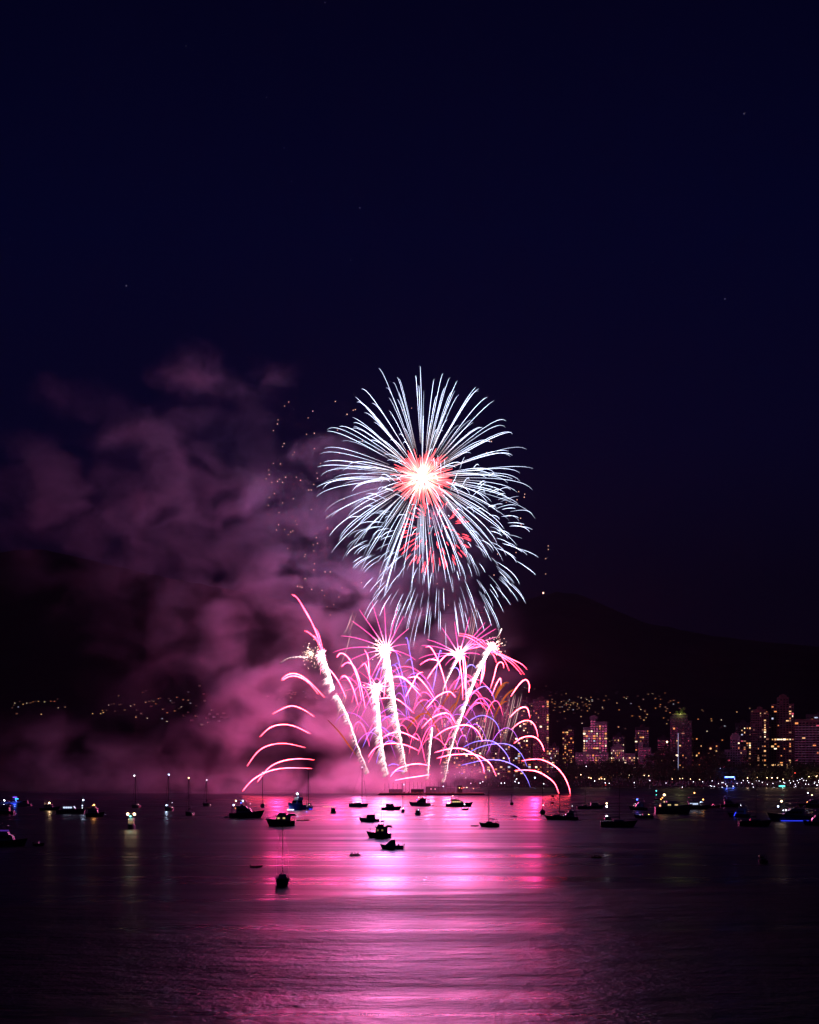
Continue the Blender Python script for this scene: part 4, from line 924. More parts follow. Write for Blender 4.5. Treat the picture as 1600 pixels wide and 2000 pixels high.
def rail(root, L, B, fb, h=.65, x0=-.1, x1=.46):
    parts = []
    for sd in (-1, 1):
        pts = []
        for i in range(7):
            u = x0 + (x1 - x0) * i / 6 + .5; w = B / 2 * (1 - (max(0, u - .35) / .65) ** 2.2) * .92; z = fb * (1 + .35 * u ** 2.2)
            p = Vector((-L / 2 + L * u, sd * w, z + h)); pts.append(p); parts.append(tube_data([p - Vector((0, 0, h)), p], [.022] * 2, [(0, 0, 0)] * 2, 4))
        parts.append(tube_data(pts, [.025] * 7, [(0, 0, 0)] * 7, 4))
    V, Fc, C = merge(parts); mesh_obj('railing', V, Fc, ALU, root)
def sailboat(px, py, L, mast, head, label, hull=WHITE, lights=(), bimini=False, tilt=0, boomz=1.9, group=None, mx=.08, fold=True, flags=False, cover=CANVAS):
    root, Y, s = boat_root('sailboat', px, py, head, label, 'sailboat', group); B = L * .31 + .5; fb = .12 * L + .55
    P_('hull', hull_data(L, B, fb, .6, .72, .28), hull, root)
    P_('cabin', prism(-L * .12, L * .22, B * .27, fb, fb + .95, .5, .1), WHITE, root)
    P_('cockpit', joinb([box_data(-L * .40, -L * .13, -B * .33, -B * .25, fb, fb + .35), box_data(-L * .40, -L * .13, B * .25, B * .33, fb, fb + .35), box_data(-L * .43, -L * .40, -B * .3, B * .3, fb, fb + .4)]), WHITE, root)
    panes(root, 3, -L * .08, L * .12, B * .255, fb + .22, fb + .45, .85, CABG)
    x = L * mx; zt = fb + mast
    mobj = tube('mast', [(x, 0, fb), (x - tilt * .5, 0, fb + mast * .6), (x - tilt, 0, zt)], [Y * (.00024 if Y > 500 else .00015), Y * (.00021 if Y > 500 else .00012), Y * (.00017 if Y > 500 else .0001)], ALU, root, 6)
    tube('spreader', [(x - .02, -B * .38, fb + mast * .55), (x - .02, B * .38, fb + mast * .55)], .045, ALU, mobj)
    zb = fb + boomz; tube('boom', [(x, 0, zb), (x - L * .42, 0, zb + .1)], .07, ALU, root)
    if fold: tube('sail_cover', [(x - .05, 0, zb + .9), (x - .2, 0, zb + .3), (x - L * .2, 0, zb + .26), (x - L * .40, 0, zb + .2)], [.10, .22, .2, .12], cover, root, 6)
    tube('forestay', [(L * .55, 0, fb * 1.3), (x - tilt, 0, zt - .2)], [Y * .00009, Y * .00008], ALU, root, 4); tube('backstay', [(-L * .49, 0, fb), (x - tilt, 0, zt)], Y * .00006, ALU, root, 4)
    for sd in (-1, 1): tube('shroud', [(x - .1, sd * B * .45, fb), (x - .02, sd * B * .38, fb + mast * .55), (x - tilt, 0, zt - .3)], .022, ALU, root, 4)
    rail(root, L, B, fb, .6, -.48, .48)
    tube('stern_pole', [(-L * .47, B * .3, fb), (-L * .48, B * .3, fb + 1.7)], .04, ALU, root); tube('outboard_motor', [(-L * .49, -B * .33, fb + .55), (-L * .5, -B * .33, fb), (-L * .505, -B * .33, -.2)], [.17, .12, .06], BLACK, root, 6)
    if bimini:
        P_('bimini', prism(-L * .40, -L * .16, B * .36, fb + 1.75, fb + 1.9, .15, .1), CANVAS, root)
        for sx in (-.38, -.18):
            for sd in (-1, 1): tube('bimini_post', [(L * sx, sd * B * .33, fb), (L * sx, sd * B * .31, fb + 1.75)], .07, ALU, root)
    if flags:
        tube('halyard', [(L * .45, .3, fb), (x, .3, fb + mast * .75)], .025, ALU, root)
        for k, z in enumerate((.46, .30)):
            fx = L * .14 + k * .3; v, f = prism(fx, fx + 1.5, .03, fb + mast * z, fb + mast * z + 1.0, .3, -.2, 1); mesh_obj('flag', v, f, REDH, root)
    for lt in lights: lantern(root, lt[0], lt[1], Y, *lt[2:])
    return root
def cruiser(px, py, L, head, label, name='motor_yacht', cat='motor yacht', hull=WHITE, lights=(), fly=True, top=True, arch=True, win=CABG, led=None, height=1.4, kind=0, group=None, antenna=True, tender=False):
    root, Y, s = boat_root(name, px, py, head, label, cat, group); B = L * .30 + .4; fb = (.075 * L + .35) * height
    P_('hull', hull_data(L, B, fb, .55, .92, .55), hull, root)
    P_('swim_platform', box_data(-L * .5 - .8, -L * .5 - .01, -B * .38, B * .38, .12, .28), WHITE, root)
    h1 = 1.55 * height; z1 = fb + h1
    P_('cabin', prism(-L * .28, L * .24, B * .38, fb, z1, L * .10, .25), WHITE, root)
    panes(root, 4, -L * .24, L * .10, B * .352, fb + h1 * .45, fb + h1 * .85, .85, win, front=(L * .24 - L * .045, B * .33, fb + h1 * .48, fb + h1 * .92, L * .045))
    P_('foredeck', prism(L * .24, L * .40, B * .22, fb * 1.15, fb * 1.25 + .25, L * .08, 0), WHITE, root)
    rail(root, L, B, fb * 1.05, .7)
    if fly:
        P_('flybridge', prism(-L * .30, L * .08, B * .36, z1 + .005, z1 + .75 * height, L * .05, 0, .95), WHITE, root)
        P_('bridge_seat', box_data(-L * .12, -L * .06, -B * .2, B * .2, z1 + .76 * height, z1 + 1.15 * height), CANVAS, root)
        if top:
            z2 = z1 + 2.2 * height; P_('hardtop', prism(-L * .27, L * .05, B * .34, z2, z2 + .3, .3, .2, .93), WHITE, root)
            for sx in (-.25, .03):
                for sd in (-1, 1): tube('hardtop_post', [(L * sx, sd * B * .3, z1 + .7 * height), (L * sx - .1, sd * B * .3, z2)], .05, ALU, root)
        if arch: tube('radar_arch', [(-L * .28, -B * .33, z1 + .6), (-L * .33, -B * .26, z1 + 1.5 * height), (-L * .33, B * .26, z1 + 1.5 * height), (-L * .28, B * .33, z1 + .6)], .09, WHITE, root, 6)
    if arch and not fly: tube('radar_arch', [(-L * .20, -B * .36, z1 - .3), (-L * .27, -B * .26, z1 + .9), (-L * .27, B * .26, z1 + .9), (-L * .20, B * .36, z1 - .3)], .09, WHITE, root, 6)
    else:
        zc = z1 + .25; P_('aft_canopy', prism(-L * .44, -L * .26, B * .36, zc, zc + .28, 0, .2, .93), CANVAS, root)
        for sd in (-1, 1): tube('canopy_post', [(-L * .43, sd * B * .36, fb), (-L * .42, sd * B * .34, zc)], .07, ALU, root)
    if antenna:
        zt = z1 + (2.4 if fly and top else .8) * height; tube('mast', [(-L * .14, 0, zt - .2), (-L * .15, 0, zt + 1.6)], [.07, .035], ALU, root); tube('radar', [(-L * .145, -.4, zt + .7), (-L * .145, .4, zt + .7)], .1, WHITE, root, 6)
        tube('antenna', [(-L * .22, B * .25, z1 + .5), (-L * .27, B * .26, z1 + 4.2)], .025, ALU, root, 4)
    if tender: tube('tender', [(-L * .5 - 2.6, -1.2, .35), (-L * .5 - 1.2, -1.3, .4), (-L * .5 - 1.0, 1.2, .4), (-L * .5 - 2.4, 1.3, .38)], .32, RUB, root, 7)
    if led: P_('led_strip', joinb([box_data(-L * .42, L * .30, -B * .46 - .05, -B * .46, .25, .42), box_data(-L * .42, L * .30, B * .46, B * .46 + .05, .25, .42)]), led, root)
    for lt in lights: lantern(root, lt[0], lt[1], Y, *lt[2:])
    return root
def trawler(px, py, L, head, label, lights=(), masts=True, win=DIMW, led=None):
    root, Y, s = boat_root('trawler', px, py, head, label, 'trawler'); B = L * .36; fb = .20 * L
    P_('hull', hull_data(L, B, fb, .5, .85, .5), NAVY, root); z1 = fb + 2.3
    P_('wheelhouse', prism(-L * .34, L * .24, B * .36, fb, z1, .5, .1, .96), WHITE, root)
    panes(root, 3, -L * .14, L * .17, B * .355, fb + .9, fb + 1.5, .96, [win, CABG, win], front=(L * .24 - .22, B * .32, fb + .95, z1 - .2, .22))
    P_('boat_deck', prism(-L * .56, L * .26, B * .42, z1, z1 + .34, .2, -.2, 1), WHITE, root)
    for sx in (-.48, -.3):
        for sd in (-1, 1): tube('deck_post', [(L * sx, sd * B * .38, fb), (L * sx, sd * B * .38, z1)], .06, ALU, root)
    P_('upper_helm', prism(-L * .16, L * .16, B * .30, z1 + .34, z1 + 1.2, .6, .1, .9), WHITE, root)
    P_('dinghy_chocks', prism(-L * .50, -L * .22, B * .2, z1 + .34, z1 + .85, .5, -.3, .7), RUB, root)
    tube('funnel', [(-L * .14, 0, z1 + .2), (-L * .15, 0, z1 + 1.5)], .2, NAVY, root, 8); rail(root, L, B, fb * 1.1, .7)
    if masts:
        tube('mast', [(-L * .05, .2, z1), (-L * .05, .2, z1 + 11)], [.08, .04], ALU, root); tube('pole', [(-L * .16, -.3, z1), (-L * .15, -.3, z1 + 10)], [.06, .035], ALU, root)
        tube('stay', [(L * .5, 0, fb * 1.4), (-L * .05, .2, z1 + 11)], .03, ALU, root, 4)
    if led: P_('led_strip', joinb([box_data(-L * .4, L * .3, -B * .5 - .05, -B * .5, .2, .4)]), led, root)
    for lt in lights: lantern(root, lt[0], lt[1], Y, *lt[2:])
    return root
def runabout(px, py, L, head, label, lights=(), canopy=True, cabin=False, hull=WHITE, win=CABG, led=None, group=None, tallcab=False):
    root, Y, s = boat_root('motorboat', px, py, head, label, 'motorboat', group); B = L * .40 + .5; fb = .11 * L + .45
    P_('hull', hull_data(L, B, fb, .6, .92, .35), hull, root); h = 2.0 if tallcab else 1.5
    if cabin:
        P_('cabin', prism(-L * .12, L * (.40 if tallcab else .28), B * .34, fb, fb + h, L * (.34 if tallcab else .16), .1, .86), WHITE, root)
        panes(root, 2, -L * .09, L * .08, B * .31, fb + h * .4, fb + h * .82, .86, win, front=(L * .28 - L * .07, B * .29, fb + h * .45, fb + h * .95, L * .07))
        P_('fore_cabin', prism(L * .20, L * .42, B * .24, fb * 1.1, fb + .42, L * .14, 0, .8), WHITE, root)
    else:
        P_('console', prism(-L * .04, L * .12, B * .26, fb - .05, fb + .7, .25, .05), WHITE, root)
        P_('windscreen', prism(L * .05, L * .13, B * .3, fb + .70, fb + 1.05, .25, .18, .9), CABG, root)
    if canopy:
        P_('canopy', prism(-L * .34, L * .04, B * .38, fb + 1.75, fb + 1.88, .2, .15, .92), CANVAS, root)
        for sx in (-.32, .0):
            for sd in (-1, 1): tube('canopy_post', [(L * sx, sd * B * .38, fb), (L * sx, sd * B * .34, fb + 1.75)], .035, ALU, root)
    P_('seat', box_data(-L * .3, -L * .22, -B * .32, B * .32, fb - .1, fb + .4), CANVAS, root)
    tube('outboard_motor', [(-L * .5 - .25, 0, fb + .55), (-L * .5 - .2, 0, fb), (-L * .5 - .2, 0, -.3)], [.26, .16, .08], BLACK, root, 6)
    tube('flag_pole', [(-L * .45, B * .3, fb), (-L * .47, B * .3, fb + 1.5)], .03, ALU, root)
    if led: P_('led_strip', joinb([box_data(-L * .4, L * .3, -B * .5 - .03, -B * .5 + .02, .2, .36), box_data(-L * .5 - .04, -L * .5, -B * .4, B * .4, .2, .36)]), led, root)
    for lt in lights: lantern(root, lt[0], lt[1], Y, *lt[2:])
    return root
def dinghy(px, py, L, head, label, motor=True, group=None, name='dinghy'):
    root, Y, s = boat_root(name, px, py, head, label, 'dinghy', group); w = L * .2
    V, Fc, C = tube_data([Vector((-L * .5, w, .22)), Vector((L * .2, w, .24)), Vector((L * .42, w * .55, .3)), Vector((L * .5, 0, .36)), Vector((L * .42, -w * .55, .3)), Vector((L * .2, -w, .24)), Vector((-L * .5, -w, .22))], [.16, .23, .23, .23, .23, .23, .16], [(0, 0, 0)] * 7, 8)
    mesh_obj('side_tube', V, Fc, RUB, root); P_('floor_board', box_data(-L * .45, L * .38, -w + .1, w - .1, .05, .12), WOOD, root); P_('bench', box_data(-.12, .16, -w, w, .34, .40), WOOD, root); P_('transom', box_data(-L * .44, -L * .40, -w + .15, w - .15, .1, .55), WOOD, root)
    if motor: tube('outboard_motor', [(-L * .46, 0, .85), (-L * .47, 0, .45), (-L * .48, 0, -.2)], [.18, .12, .06], BLACK, root, 6)
    return root

# a seated person, one continuous skin grown over a skeleton
def seated_mesh():
    me = bpy.data.meshes.new('person_skeleton'); bm = bmesh.new()
    J = [((0, 0, .12), .15), ((.02, 0, .36), .145), ((.03, 0, .54), .16), ((.04, 0, .64), .065), ((.06, 0, .72), .085), ((.075, 0, .80), .10), ((.07, 0, .90), .075),
         ((.03, .19, .56), .065), ((.14, .27, .36), .05), ((.36, .18, .36), .04), ((.43, .16, .37), .035), ((.03, -.19, .56), .065), ((.14, -.27, .36), .05), ((.36, -.18, .36), .04), ((.43, -.16, .37), .035),
         ((.06, .11, .10), .095), ((.46, .14, .28), .065), ((.62, .13, -.02), .05), ((.74, .13, -.03), .04), ((.06, -.11, .10), .095), ((.46, -.14, .28), .065), ((.62, -.13, -.02), .05), ((.74, -.13, -.03), .04)]
    E = [(0, 1), (1, 2), (2, 3), (3, 4), (4, 5), (5, 6), (2, 7), (7, 8), (8, 9), (9, 10), (2, 11), (11, 12), (12, 13), (13, 14), (0, 15), (15, 16), (16, 17), (17, 18), (0, 19), (19, 20), (20, 21), (21, 22)]
    vs = [bm.verts.new(p) for p, r in J]
    for a, b in E: bm.edges.new((vs[a], vs[b]))
    bm.to_mesh(me); bm.free(); o = bpy.data.objects.new('person_skeleton', me); link(o)
    md = o.modifiers.new('skin', 'SKIN'); sv = me.skin_vertices[0].data
    for i, (p, r) in enumerate(J): sv[i].radius = (r, r); sv[i].use_root = (i == 0)
    sb = o.modifiers.new('sub', 'SUBSURF'); sb.levels = 1; sb.render_levels = 1
    dg = bpy.context.evaluated_depsgraph_get(); out = bpy.data.meshes.new_from_object(o.evaluated_get(dg)); bpy.data.objects.remove(o)
    out.name = 'person'; out.materials.clear(); out.materials.append(CLO[0]); return out
SEAT = seated_mesh()
def person(p, head, label, group=None):
    o = bpy.data.objects.new('person', SEAT); link(o); o.scale = (1.3, 1.3, 1.3); o.location = p; o.rotation_euler = (0, 0, R(head)); return tag(o, label, 'person', group)
def canoe(px, py, L, head, label, n, plabel, name='canoe'):
    root, Y, s = boat_root(name, px, py, head, label, name); V, Fc = [], []; st = 11
    for i in range(st):
        u = i / (st - 1) * 2 - 1; w = .44 * (1 - abs(u) ** 2.2) + .02; z = .32 + .22 * abs(u) ** 3; x = u * L / 2
        V += [Vector((x, 0, -.12 + .1 * abs(u) ** 3)), Vector((x, w * .8, 0)), Vector((x, w, z)), Vector((x, w * .88, z)), Vector((x, 0, .02)), Vector((x, -w * .88, z)), Vector((x, -w, z)), Vector((x, -w * .8, 0))]
    for i in range(st - 1):
        for k in range(8): Fc.append((i * 8 + k, (i + 1) * 8 + k, (i + 1) * 8 + (k + 1) % 8, i * 8 + (k + 1) % 8))
    mesh_obj('hull', V, Fc, REDH, root)
    a = Vector((math.cos(R(head)), math.sin(R(head)), 0))
    for k in range(n):
        t = (k + .5) / n - .5; q = root.location + a * (L * .82 * t) + Vector((0, 0, .12))
        P_('thwart', box_data(L * .82 * t - .12, L * .82 * t + .1, -.33, .33, .17, .21), WOOD, root)
        person(q, head, plabel, plabel.replace('person seated', 'people seated'))
    for k in range(2):
        q = root.location + a * (L * .8 * ((k * (n - 1) + .5) / n - .5)) + Vector((0, 0, .5)); b = Vector((-a.y, a.x, 0)) * (1 if k else -1)
        V, Fc, C = tube_data([q + a * .35 - b * .3 + Vector((0, 0, .25)), q + a * .4 + b * .5, q + a * .42 + b * .95 - Vector((0, 0, .42)), q + a * .43 + b * 1.2 - Vector((0, 0, .58))], [.03, .025, .03, .1], [(0, 0, 0)] * 4, 6)
        o = mesh_obj('paddle', [v - q for v in V], Fc, WOOD, loc=q); tag(o, 'wooden paddle held over the side of the %s' % name, 'paddle', 'paddles of the %s' % name)
    return root

# left side, far to near
runabout(9, 1570, 6, 20, 'small motorboat with one white lamp at the picture edge, farther than the orange lit one', [(9, 1563.5, 'white', .42, 900)])
party = runabout(31, 1570, 8, 0, 'dark boat with bright blue and cyan light bars on its roof', canopy=True, led=LEDB)
P_('light_bar', box_data(-1.6, 1.3, -1.9, -1.75, 4.4, 4.85), LEDP, party); P_('light_bar', box_data(0, 2.4, -1.9, -1.75, 3.3, 3.65), LEDC, party); P_('light_pole', box_data(-.1, .1, -1.7, -1.5, .5, 4.4), BLACK, party)
point(onwater(31, 1570) + Vector((0, -3, 3.5)), 'blue', 3500)
cruiser(48, 1574, 9, 180, 'small dim cruiser close behind the blue lit boat', lights=[(41, 1569.5, 'orange', .25), (45, 1564.5, 'cyan', .18), (49.5, 1571, 'white', .15)], fly=False)
cruiser(8, 1590, 12, 175, 'dark cruiser with an orange deck lamp at the picture edge', lights=[(7, 1578, 'orange', .36, 500), (4, 1578, 'orange', .2)], hull=NAVY)
cruiser(96, 1583, 11, 0, 'low dark cruiser carrying one warm lamp above a bright reflection', lights=[(97, 1568, 'warm', .42, 1600)], fly=False, hull=NAVY)
cruiser(137, 1589, 15, 0, 'long cruiser with a row of blue white lit windows', win=CABW, fly=False, lights=[(125, 1579, 'cool', .15), (141, 1577, 'cool', .2)], hull=NAVY)
sailboat(162, 1587, 8, 8.5, 90, 'small boat with a white masthead lamp beside the long cruiser', lights=[(163, 1562.5, 'cool', .42, 700), (161, 1573.5, 'cool', .26), (161, 1578, 'white', .18)], fold=True)
trawler(184, 1595, 9, 0, 'stubby dark boat under a single orange lamp', [(184, 1572, 'orange', .36, 900), (181, 1573, 'orange', .2)], masts=False, win=CABG)
cruiser(256, 1619, 9, 270, 'cruiser facing us with two bright warm lamps over a blue one', lights=[(249.7, 1590, 'warm', .62, 600), (262.6, 1590, 'warm', .62, 600), (255, 1594.3, 'cyan', .36, 250), (251, 1600, 'yellow', .14), (260, 1602, 'yellow', .12), (252, 1605, 'yellow', .12)], hull=NAVY, win=DIMW)
sailboat(266, 1578, 9, 19, 250, 'sailboat with a white masthead lamp, first of the masts over the dark water', lights=[(262.6, 1515, 'white', .42), (270.5, 1571, 'pink_glint', .24)], hull=NAVY)
sailboat(330, 1583, 10, 21, 255, 'sailboat with a masthead lamp and a blue white deck lamp mirrored on the water', lights=[(329.6, 1513, 'cool', .5), (325.5, 1572.5, 'cool', .34, 2600), (336.5, 1567.5, 'white', .14), (325.4, 1580, 'blue', .16), (336.5, 1577, 'pink_glint', .22)], hull=NAVY)
sailboat(370, 1593, 10, 20, 258, 'sailboat with a warm masthead lamp nearest of the dark masts', lights=[(369, 1519.3, 'warm', .42, 700), (375.5, 1589, 'pink_glint', .26)], hull=NAVY)
sailboat(404, 1574, 8, 16, 245, 'small far sailboat with a faint masthead lamp', lights=[(404, 1523.3, 'white', .26), (401.5, 1569, 'white', .14), (411, 1572, 'pink_glint', .18)], hull=NAVY)
cruiser(479, 1597, 16.5, 0, 'large dark motor yacht with white and blue roof lamps, bow towards the fireworks', lights=[(461, 1564, 'warm', .4), (474.5, 1564.5, 'cool', .5, 2600), (456.5, 1572.5, 'cool', .42), (460, 1578, 'orange', .26), (471, 1568, 'blue', .3), (489, 1570, 'white', .12)], hull=NAVY, height=1.6, tender=True)
sailboat(513, 1577, 8, 21, 95, 'sailboat seen end on between the dark yacht and the blue lit one', tilt=.2, lights=[(513, 1508.5, 'white', .22), (517, 1570, 'yellow', .12)])
y16 = cruiser(580, 1582, 14, 238, 'tall motor yacht with a brilliant white top lamp and blue light at its waterline', hull=NAVY, lights=[(581, 1550.5, 'white', .62, 1600), (572, 1566, 'yellow', .2), (583, 1562, 'yellow', .16)], height=2.1)
P_('led_strip', joinb([box_data(6.0, 7.0, -2.2, 2.2, .2, .55), box_data(-3, 6, -2.75, -2.5, .2, .6)]), LEDW, y16); point(onwater(580, 1582) + Vector((0, -8.5, .4)), 'blue', 1500)
s17 = sailboat(603, 1581, 9, 23, 110, 'tall masted sailboat bathed in blue light beside the tall yacht', hull=WHITE, bimini=True, lights=[(597.5, 1575.5, 'cool', .32), (604, 1572, 'yellow', .14), (604, 1571, 'white', .12)])
P_('led_strip', joinb([box_data(-4.6, -4.5, -1.1, 1.1, .25, .5)]), LEDB, s17); point(onwater(600, 1585) + Vector((0, -3.0, 1.0)), 'blue', 3500)
trawler(551, 1613, 12, 178, 'dark trawler yacht with lit cabin windows, bow away from the fireworks', masts=False, win=CABL, lights=[(546, 1600.5, 'yellow', .2), (549, 1602.5, 'yellow', .2), (541, 1600, 'warm', .14)])
canoe(592, 1603, 6.2, 2, 'long kayak carrying four people behind the dark trawler yacht', 4, 'person seated in the long kayak paddling', 'kayak')
m20 = runabout(651, 1588, 7.5, 92, 'small motorboat seen stern on with the long pale trail of a moving light above', canopy=True, cabin=True); P_('light_bar', box_data(-.4, -.2, -1.2, 6.0, 3.55, 3.75), mat('moving_light_trail', (.5, .4, .3), emit=(1, .72, .45), es=1.0), m20)  # bar put in for the light trail of a passing boat
sailboat(699, 1576, 11.3, 25, 0, 'sailboat with an awning aft and the tallest mast, side on before the barge smoke', bimini=True, mx=.24, tilt=-.1, lights=[(707.5, 1498.7, 'white', .3), (690, 1568, 'warm', .1)])
cruiser(723, 1605, 9, 178, 'small cruiser with a raked radar arch, side on above the twin masted trawler', lights=[(718, 1596, 'pink_glint', .12), (722, 1596, 'pink_glint', .12)], fly=False, tender=True)
trawler(743, 1636, 8.6, 180, 'stout trawler with two thin poles and an overhanging rear deck', win=DIMW)
runabout(768, 1658, 7.0, 180, 'nearest small cabin motorboat with a slanted wheelhouse', cabin=True, canopy=False, tallcab=True)
canoe(694, 1671, 3.6, 200, 'canoe carrying three people on the bright pink water', 3, 'person seated in the canoe on the pink water', 'canoe')
cruiser(763, 1582, 11, 0, 'long low canopied motorboat, side on in the middle of the pink water', name='motorboat', cat='motorboat', fly=False, antenna=False, hull=NAVY); 
sailboat(787, 1587, 6, 16, 92, 'tiny sailboat seen end on with a bright white deck lamp', lights=[(787.5, 1579, 'white', .36, 200), (784, 1580, 'yellow', .16), (789, 1532.3, 'white', .26), (787, 1566, 'white', .14)], mx=.0)
cruiser(822, 1574, 13, 180, 'motor yacht with violet lights low at the stern, bow away from the city', led=None, lights=[(818, 1557.5, 'white', .28), (815, 1562, 'blue', .3), (834, 1573.5, 'blue', .2), (843, 1573.5, 'blue', .2)], tender=True)
runabout(816, 1592, 7, 268, 'open motorboat facing us with a white lamp over a yellow one', lights=[(817.5, 1582, 'cool', .22), (817.5, 1585.5, 'yellow', .28, 150)], canopy=True, cabin=True)
cruiser(895, 1575.5, 16.5, 0, 'largest side on trawler yacht with a lit aft deck and flat roof', lights=[(884.5, 1554.5, 'warm', .34), (877, 1568.5, 'yellow', .3, 150), (899, 1566, 'yellow', .16)], hull=NAVY, height=1.25, win=CABL)
runabout(908, 1582.5, 3.8, 0, 'tiny open boat with a white lamp in front of the largest trawler yacht', canopy=False, lights=[(907.5, 1571, 'white', .3)])
sailboat(957, 1615, 8.2, 15.5, 155, 'sailboat with boom and awning set, quarter view beside the flat raft', bimini=True, hull=BLACK, tilt=.2)
dk = dinghy(927, 1614, 3.6, 0, 'flat low raft floating beside the sailboat with the awning', motor=False)
sailboat(999, 1572, 6, 6.5, 92, 'small sailboat with a bright cabin lamp seen end on, farthest on the pink water', lights=[(999.5, 1568.5, 'white', .3)], hull=BLACK)
dinghy(1004, 1596, 3.6, 0, 'dark inflatable dinghy with one person, out on the pink water towards the city'); person(onwater(1006, 1596) + Vector((0, 0, .38)), 180, 'person seated alone in the dark inflatable dinghy')
sailboat(1060, 1590, 9.5, 24, 85, 'sailboat seen stern on with twin backstays at the edge of the pink reflection', lights=[(1061, 1572.5, 'white', .22)], hull=NAVY)
sailboat(1088, 1601, 10, 21, 178, 'sailboat flying two flags at the edge of the pink reflection', flags=True, hull=NAVY, mx=-.14)
cruiser(1112, 1601, 9, 180, 'dark cruiser with pale windows tucked behind the flag sailboat', lights=[(1111, 1590, 'white', .2), (1118, 1574.5, 'white', .22), (1101, 1594, 'cool', .3), (1099, 1598, 'cool', .2)], hull=NAVY, fly=True)
# right side, dark water
sailboat(1141, 1580, 9, 17, 10, 'unlit sailboat at anchor on the dark water beyond the flag sailboat', hull=NAVY)
cruiser(1162, 1579, 10, 5, 'dark cruiser with one small warm lamp and a pink glint', lights=[(1158, 1574.5, 'warm', .2), (1165.5, 1570.5, 'pink_glint', .26)], fly=False, hull=NAVY)
runabout(1185, 1601, 7, 95, 'boat with stacked white lamps high on its pole', lights=[(1185, 1569, 'warm', .42), (1185, 1575, 'white', .46, 900), (1185, 1594, 'white', .42, 300)], hull=NAVY)
tube('light_pole', [(0, 0, 1), (0, 0, 8.6)], .05, ALU, bpy.data.objects[[o.name for o in bpy.data.objects if o.get('label', '').startswith('boat with stacked')][0]])
sailboat(1205, 1615, 15, 17, 0, 'long unlit sailboat lying low in front of the lamps', hull=BLACK, lights=[(1237, 1606, 'white', .16)])
cruiser(1248, 1582, 10, 185, 'dark cruiser with one deep blue masthead lamp', lights=[(1244.5, 1561.5, 'blue', .5, 300), (1238, 1573, 'pink_glint', .2), (1241, 1570, 'white', .14)], hull=NAVY)
runabout(1259, 1598, 9, 180, 'low boat with three small lamps along its side', lights=[(1250.5, 1592.3, 'white', .26), (1260, 1591, 'orange', .18), (1267.5, 1591, 'yellow', .24)], hull=NAVY, canopy=True)
runabout(1282, 1563, 5, 0, 'tiny boat with a green masthead lamp', lights=[(1282, 1544.5, 'cyan', .44), (1282, 1552.5, 'cyan', .28)], hull=NAVY, canopy=False)
tr45 = trawler(1312, 1589, 19, 0, 'long party boat strung with orange lamps and a lit superstructure', [(1297.5, 1552.5, 'warm', .66), (1294, 1558, 'orange', .34), (1291, 1561, 'orange', .3), (1297, 1566.5, 'warm', .36), (1296, 1572.5, 'orange', .5, 3500), (1289, 1573.5, 'orange', .3), (1306, 1572.5, 'orange', .26), (1309.5, 1573, 'orange', .34), (1318.5, 1572.5, 'yellow', .5, 500), (1312, 1572.5, 'orange', .3), (1326, 1573, 'orange', .26)], masts=False, win=CABL)
c47 = cruiser(1358, 1581, 15, 0, 'white lit motor yacht with a red masthead lamp beside the party boat', lights=[(1356.5, 1548.5, 'orange', .44, 300), (1373.5, 1561.5, 'orange', .42, 300), (1350, 1571, 'white', .3), (1354, 1571, 'white', .36), (1358, 1571, 'white', .3), (1368, 1566.5, 'cool', .2), (1371, 1566.5, 'cool', .18)], win=CABW, hull=NAVY)
c48 = cruiser(1445, 1596, 11, 150, 'dark cruiser with a slanting blue light strip and small lamps', lights=[(1447, 1573, 'white', .14), (1455.5, 1584.5, 'yellow', .16), (1454, 1589, 'white', .12)], hull=BLACK, led=None)
tube('led_strip', [(2.6, 1.6, .6), (2.2, 1.6, 1.6), (1.6, 1.62, 2.6)], .14, LEDB, c48)
sailboat(1472, 1613, 14, 19, 5, 'long unlit sailboat whose thin mast crosses the dark water', hull=BLACK)
c50 = cruiser(1546, 1604, 20, 180, 'largest motor yacht on the dark water, outlined in blue light', lights=[(1526.5, 1565, 'warm', .5, 500), (1520, 1575, 'cool', .4), (1535, 1582, 'white', .3), (1530, 1582.5, 'white', .22), (1541, 1582.5, 'white', .18)], hull=NAVY, height=1.55, led=LEDB)
tube('led_strip', [(10.5, -1.2, .35), (8.0, -2.2, .5), (5.5, -2.95, 1.4), (4.6, -2.8, 2.7), (-1, -2.9, 3.0)], .13, LEDB, c50); point(onwater(1505, 1598) + Vector((0, -3, 1.2)), 'blue', 2500)
cruiser(1585, 1577, 15, 180, 'cruiser with paired orange deck lamps at the picture edge', lights=[(1577, 1566.5, 'orange', .36, 150), (1589, 1567.5, 'orange', .4, 200), (1586, 1553, 'warm', .4), (1578, 1548.5, 'white', .36), (1585, 1579, 'pink_glint', .2)], hull=BLACK)
cruiser(1594, 1612, 10, 180, 'dark cruiser with pale cabin glints, cut by the picture edge', lights=[(1596, 1607, 'white', .12), (1590, 1606, 'white', .1)], hull=NAVY)
runabout(1392, 1578, 9, 10, 'unlit low motorboat between the white lit yacht and the slanting blue strip', hull=BLACK, canopy=False)
cruiser(1425, 1576, 12, 0, 'unlit dark cruiser beyond the slanting blue strip', hull=BLACK, lights=[(1447, 1572, 'white', .1)])
runabout(1489, 1686, 4.0, 100, 'lone dark motorboat on the empty near water towards the city', hull=BLACK, canopy=True, lights=[(1482.5, 1671.5, 'pink_glint', .05)])
canoe(1165, 1676, 3.2, 0, 'dark canoe almost lost on the unlit water', 2, 'person seated in the dark canoe on unlit water', 'canoe')
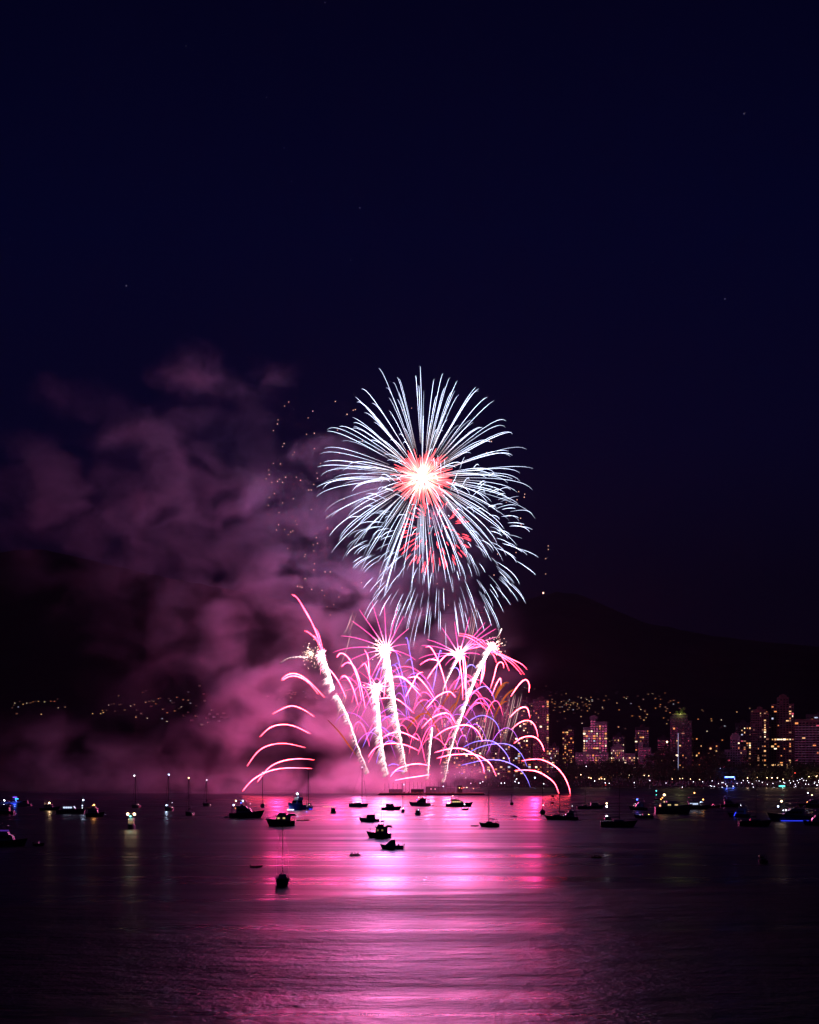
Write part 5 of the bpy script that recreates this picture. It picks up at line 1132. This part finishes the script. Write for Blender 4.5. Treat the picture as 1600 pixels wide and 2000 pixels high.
c57 = cruiser(14, 1652, 12, 0, 'big dark yacht with a green lamp and violet roof, cut by the picture edge', hull=BLACK, lights=[(9.3, 1627.3, 'cyan', .42, 1500)], fly=True)
P_('roof_light', box_data(-3.4, 1.0, -1.25, -1.2, 5.2, 5.7), mat('violet_dim', (.1, .1, .2), emit=(.16, .04, .6), es=.35), c57)
runabout(75, 1652, 3.2, 0, 'dark small boat beside the big dark yacht', hull=BLACK, canopy=False)
# nearest boats
sailboat(552, 1728, 9.5, 13, 92, 'nearest sailboat, black and stern on, on the pink water', hull=BLACK, cover=BLACK, tilt=.1, mx=.05, boomz=1.6)
dinghy(500, 1694, 3.4, 5, 'dark inflatable dinghy with its motor, drifting near the nearest sailboat')

# ------------------------------------------------------------------ the firing barge
bp_ = onwater(822, 1552.5); bg_ = empty('firing_barge', bp_, 'long dark barge with thin posts and containers from which the fireworks rise', 'barge')
s_ = bp_.y / F; X = lambda px: (px - 822) * s_
P_('hull', prism(X(738), X(948), 8, -.4, 1.6, 1.5, 1.5, 1.02), BLACK, bg_)
P_('deck', box_data(X(742), X(944), -7.6, 7.6, 1.6, 1.75), WOOD, bg_)
rb = random.Random(3)
for a, b, h in [(760, 786, 3.4), (803, 828, 3.4), (832, 870, 5.6), (872, 890, 5.0), (893, 903, 6.6)]:
    c = P_('container', joinb([box_data(X(a), X(b), -2.4, 2.4, 1.75, 1.75 + h)] + [box_data(X(a) + .5 + k * 1.1, X(a) + .75 + k * 1.1, -2.5, -2.4, 1.9, 1.6 + h) for k in range(int((X(b) - X(a) - 1) / 1.1))]), [RUB, BLACK][int(a) % 2], bg_)
for i in range(24):
    x = X(752 + i * 8.0); h = 9.0 + rb.uniform(-1, 1.2); tube('post', [(x, rb.uniform(-3, -2), 1.7), (x, -2.6, 1.7 + h)], .14, BLACK, bg_)
for i in range(16):
    x = X(764 + i * 8.6); P_('mortar_rack', joinb([box_data(x - .8, x + .8, -5.2, -4.0, 1.75, 2.7)]), WOOD, bg_)
P_('top_rail', box_data(X(833), X(905), -2.7, -2.6, 7.6, 7.72), ALU, bg_)
for px, py, k in [(897.5, 1538.7, 'yellow'), (902, 1539.5, 'red'), (906, 1538.7, 'orange'), (912, 1538, 'warm'), (866, 1536, 'cool'), (925, 1540, 'orange'), (842, 1541, 'pink_glint'), (850, 1541, 'pink_glint')]: lantern(bg_, px, py, bp_.y - 5.6, k, .32)

# ------------------------------------------------------------------ the air
HAZE = True
if HAZE:
    V, Fc = box_data(-16000, 16000, -400, 15500, -3.0, 1500)
    m = bpy.data.materials.new('haze'); m.use_nodes = True; t = m.node_tree; t.nodes.clear()
    pv = nd(t, 'ShaderNodeVolumePrincipled'); mo = nd(t, 'ShaderNodeOutputMaterial'); t.links.new(pv.outputs[0], mo.inputs['Volume'])
    pv.inputs['Color'].default_value = (.8, .8, .85, 1); pv.inputs['Density'].default_value = 1.7e-5
    m.cycles.homogeneous_volume = True
    o = mesh_obj('haze', V, Fc, m); tag(o, 'thin night haze over the bay and the mountains', kind='stuff')
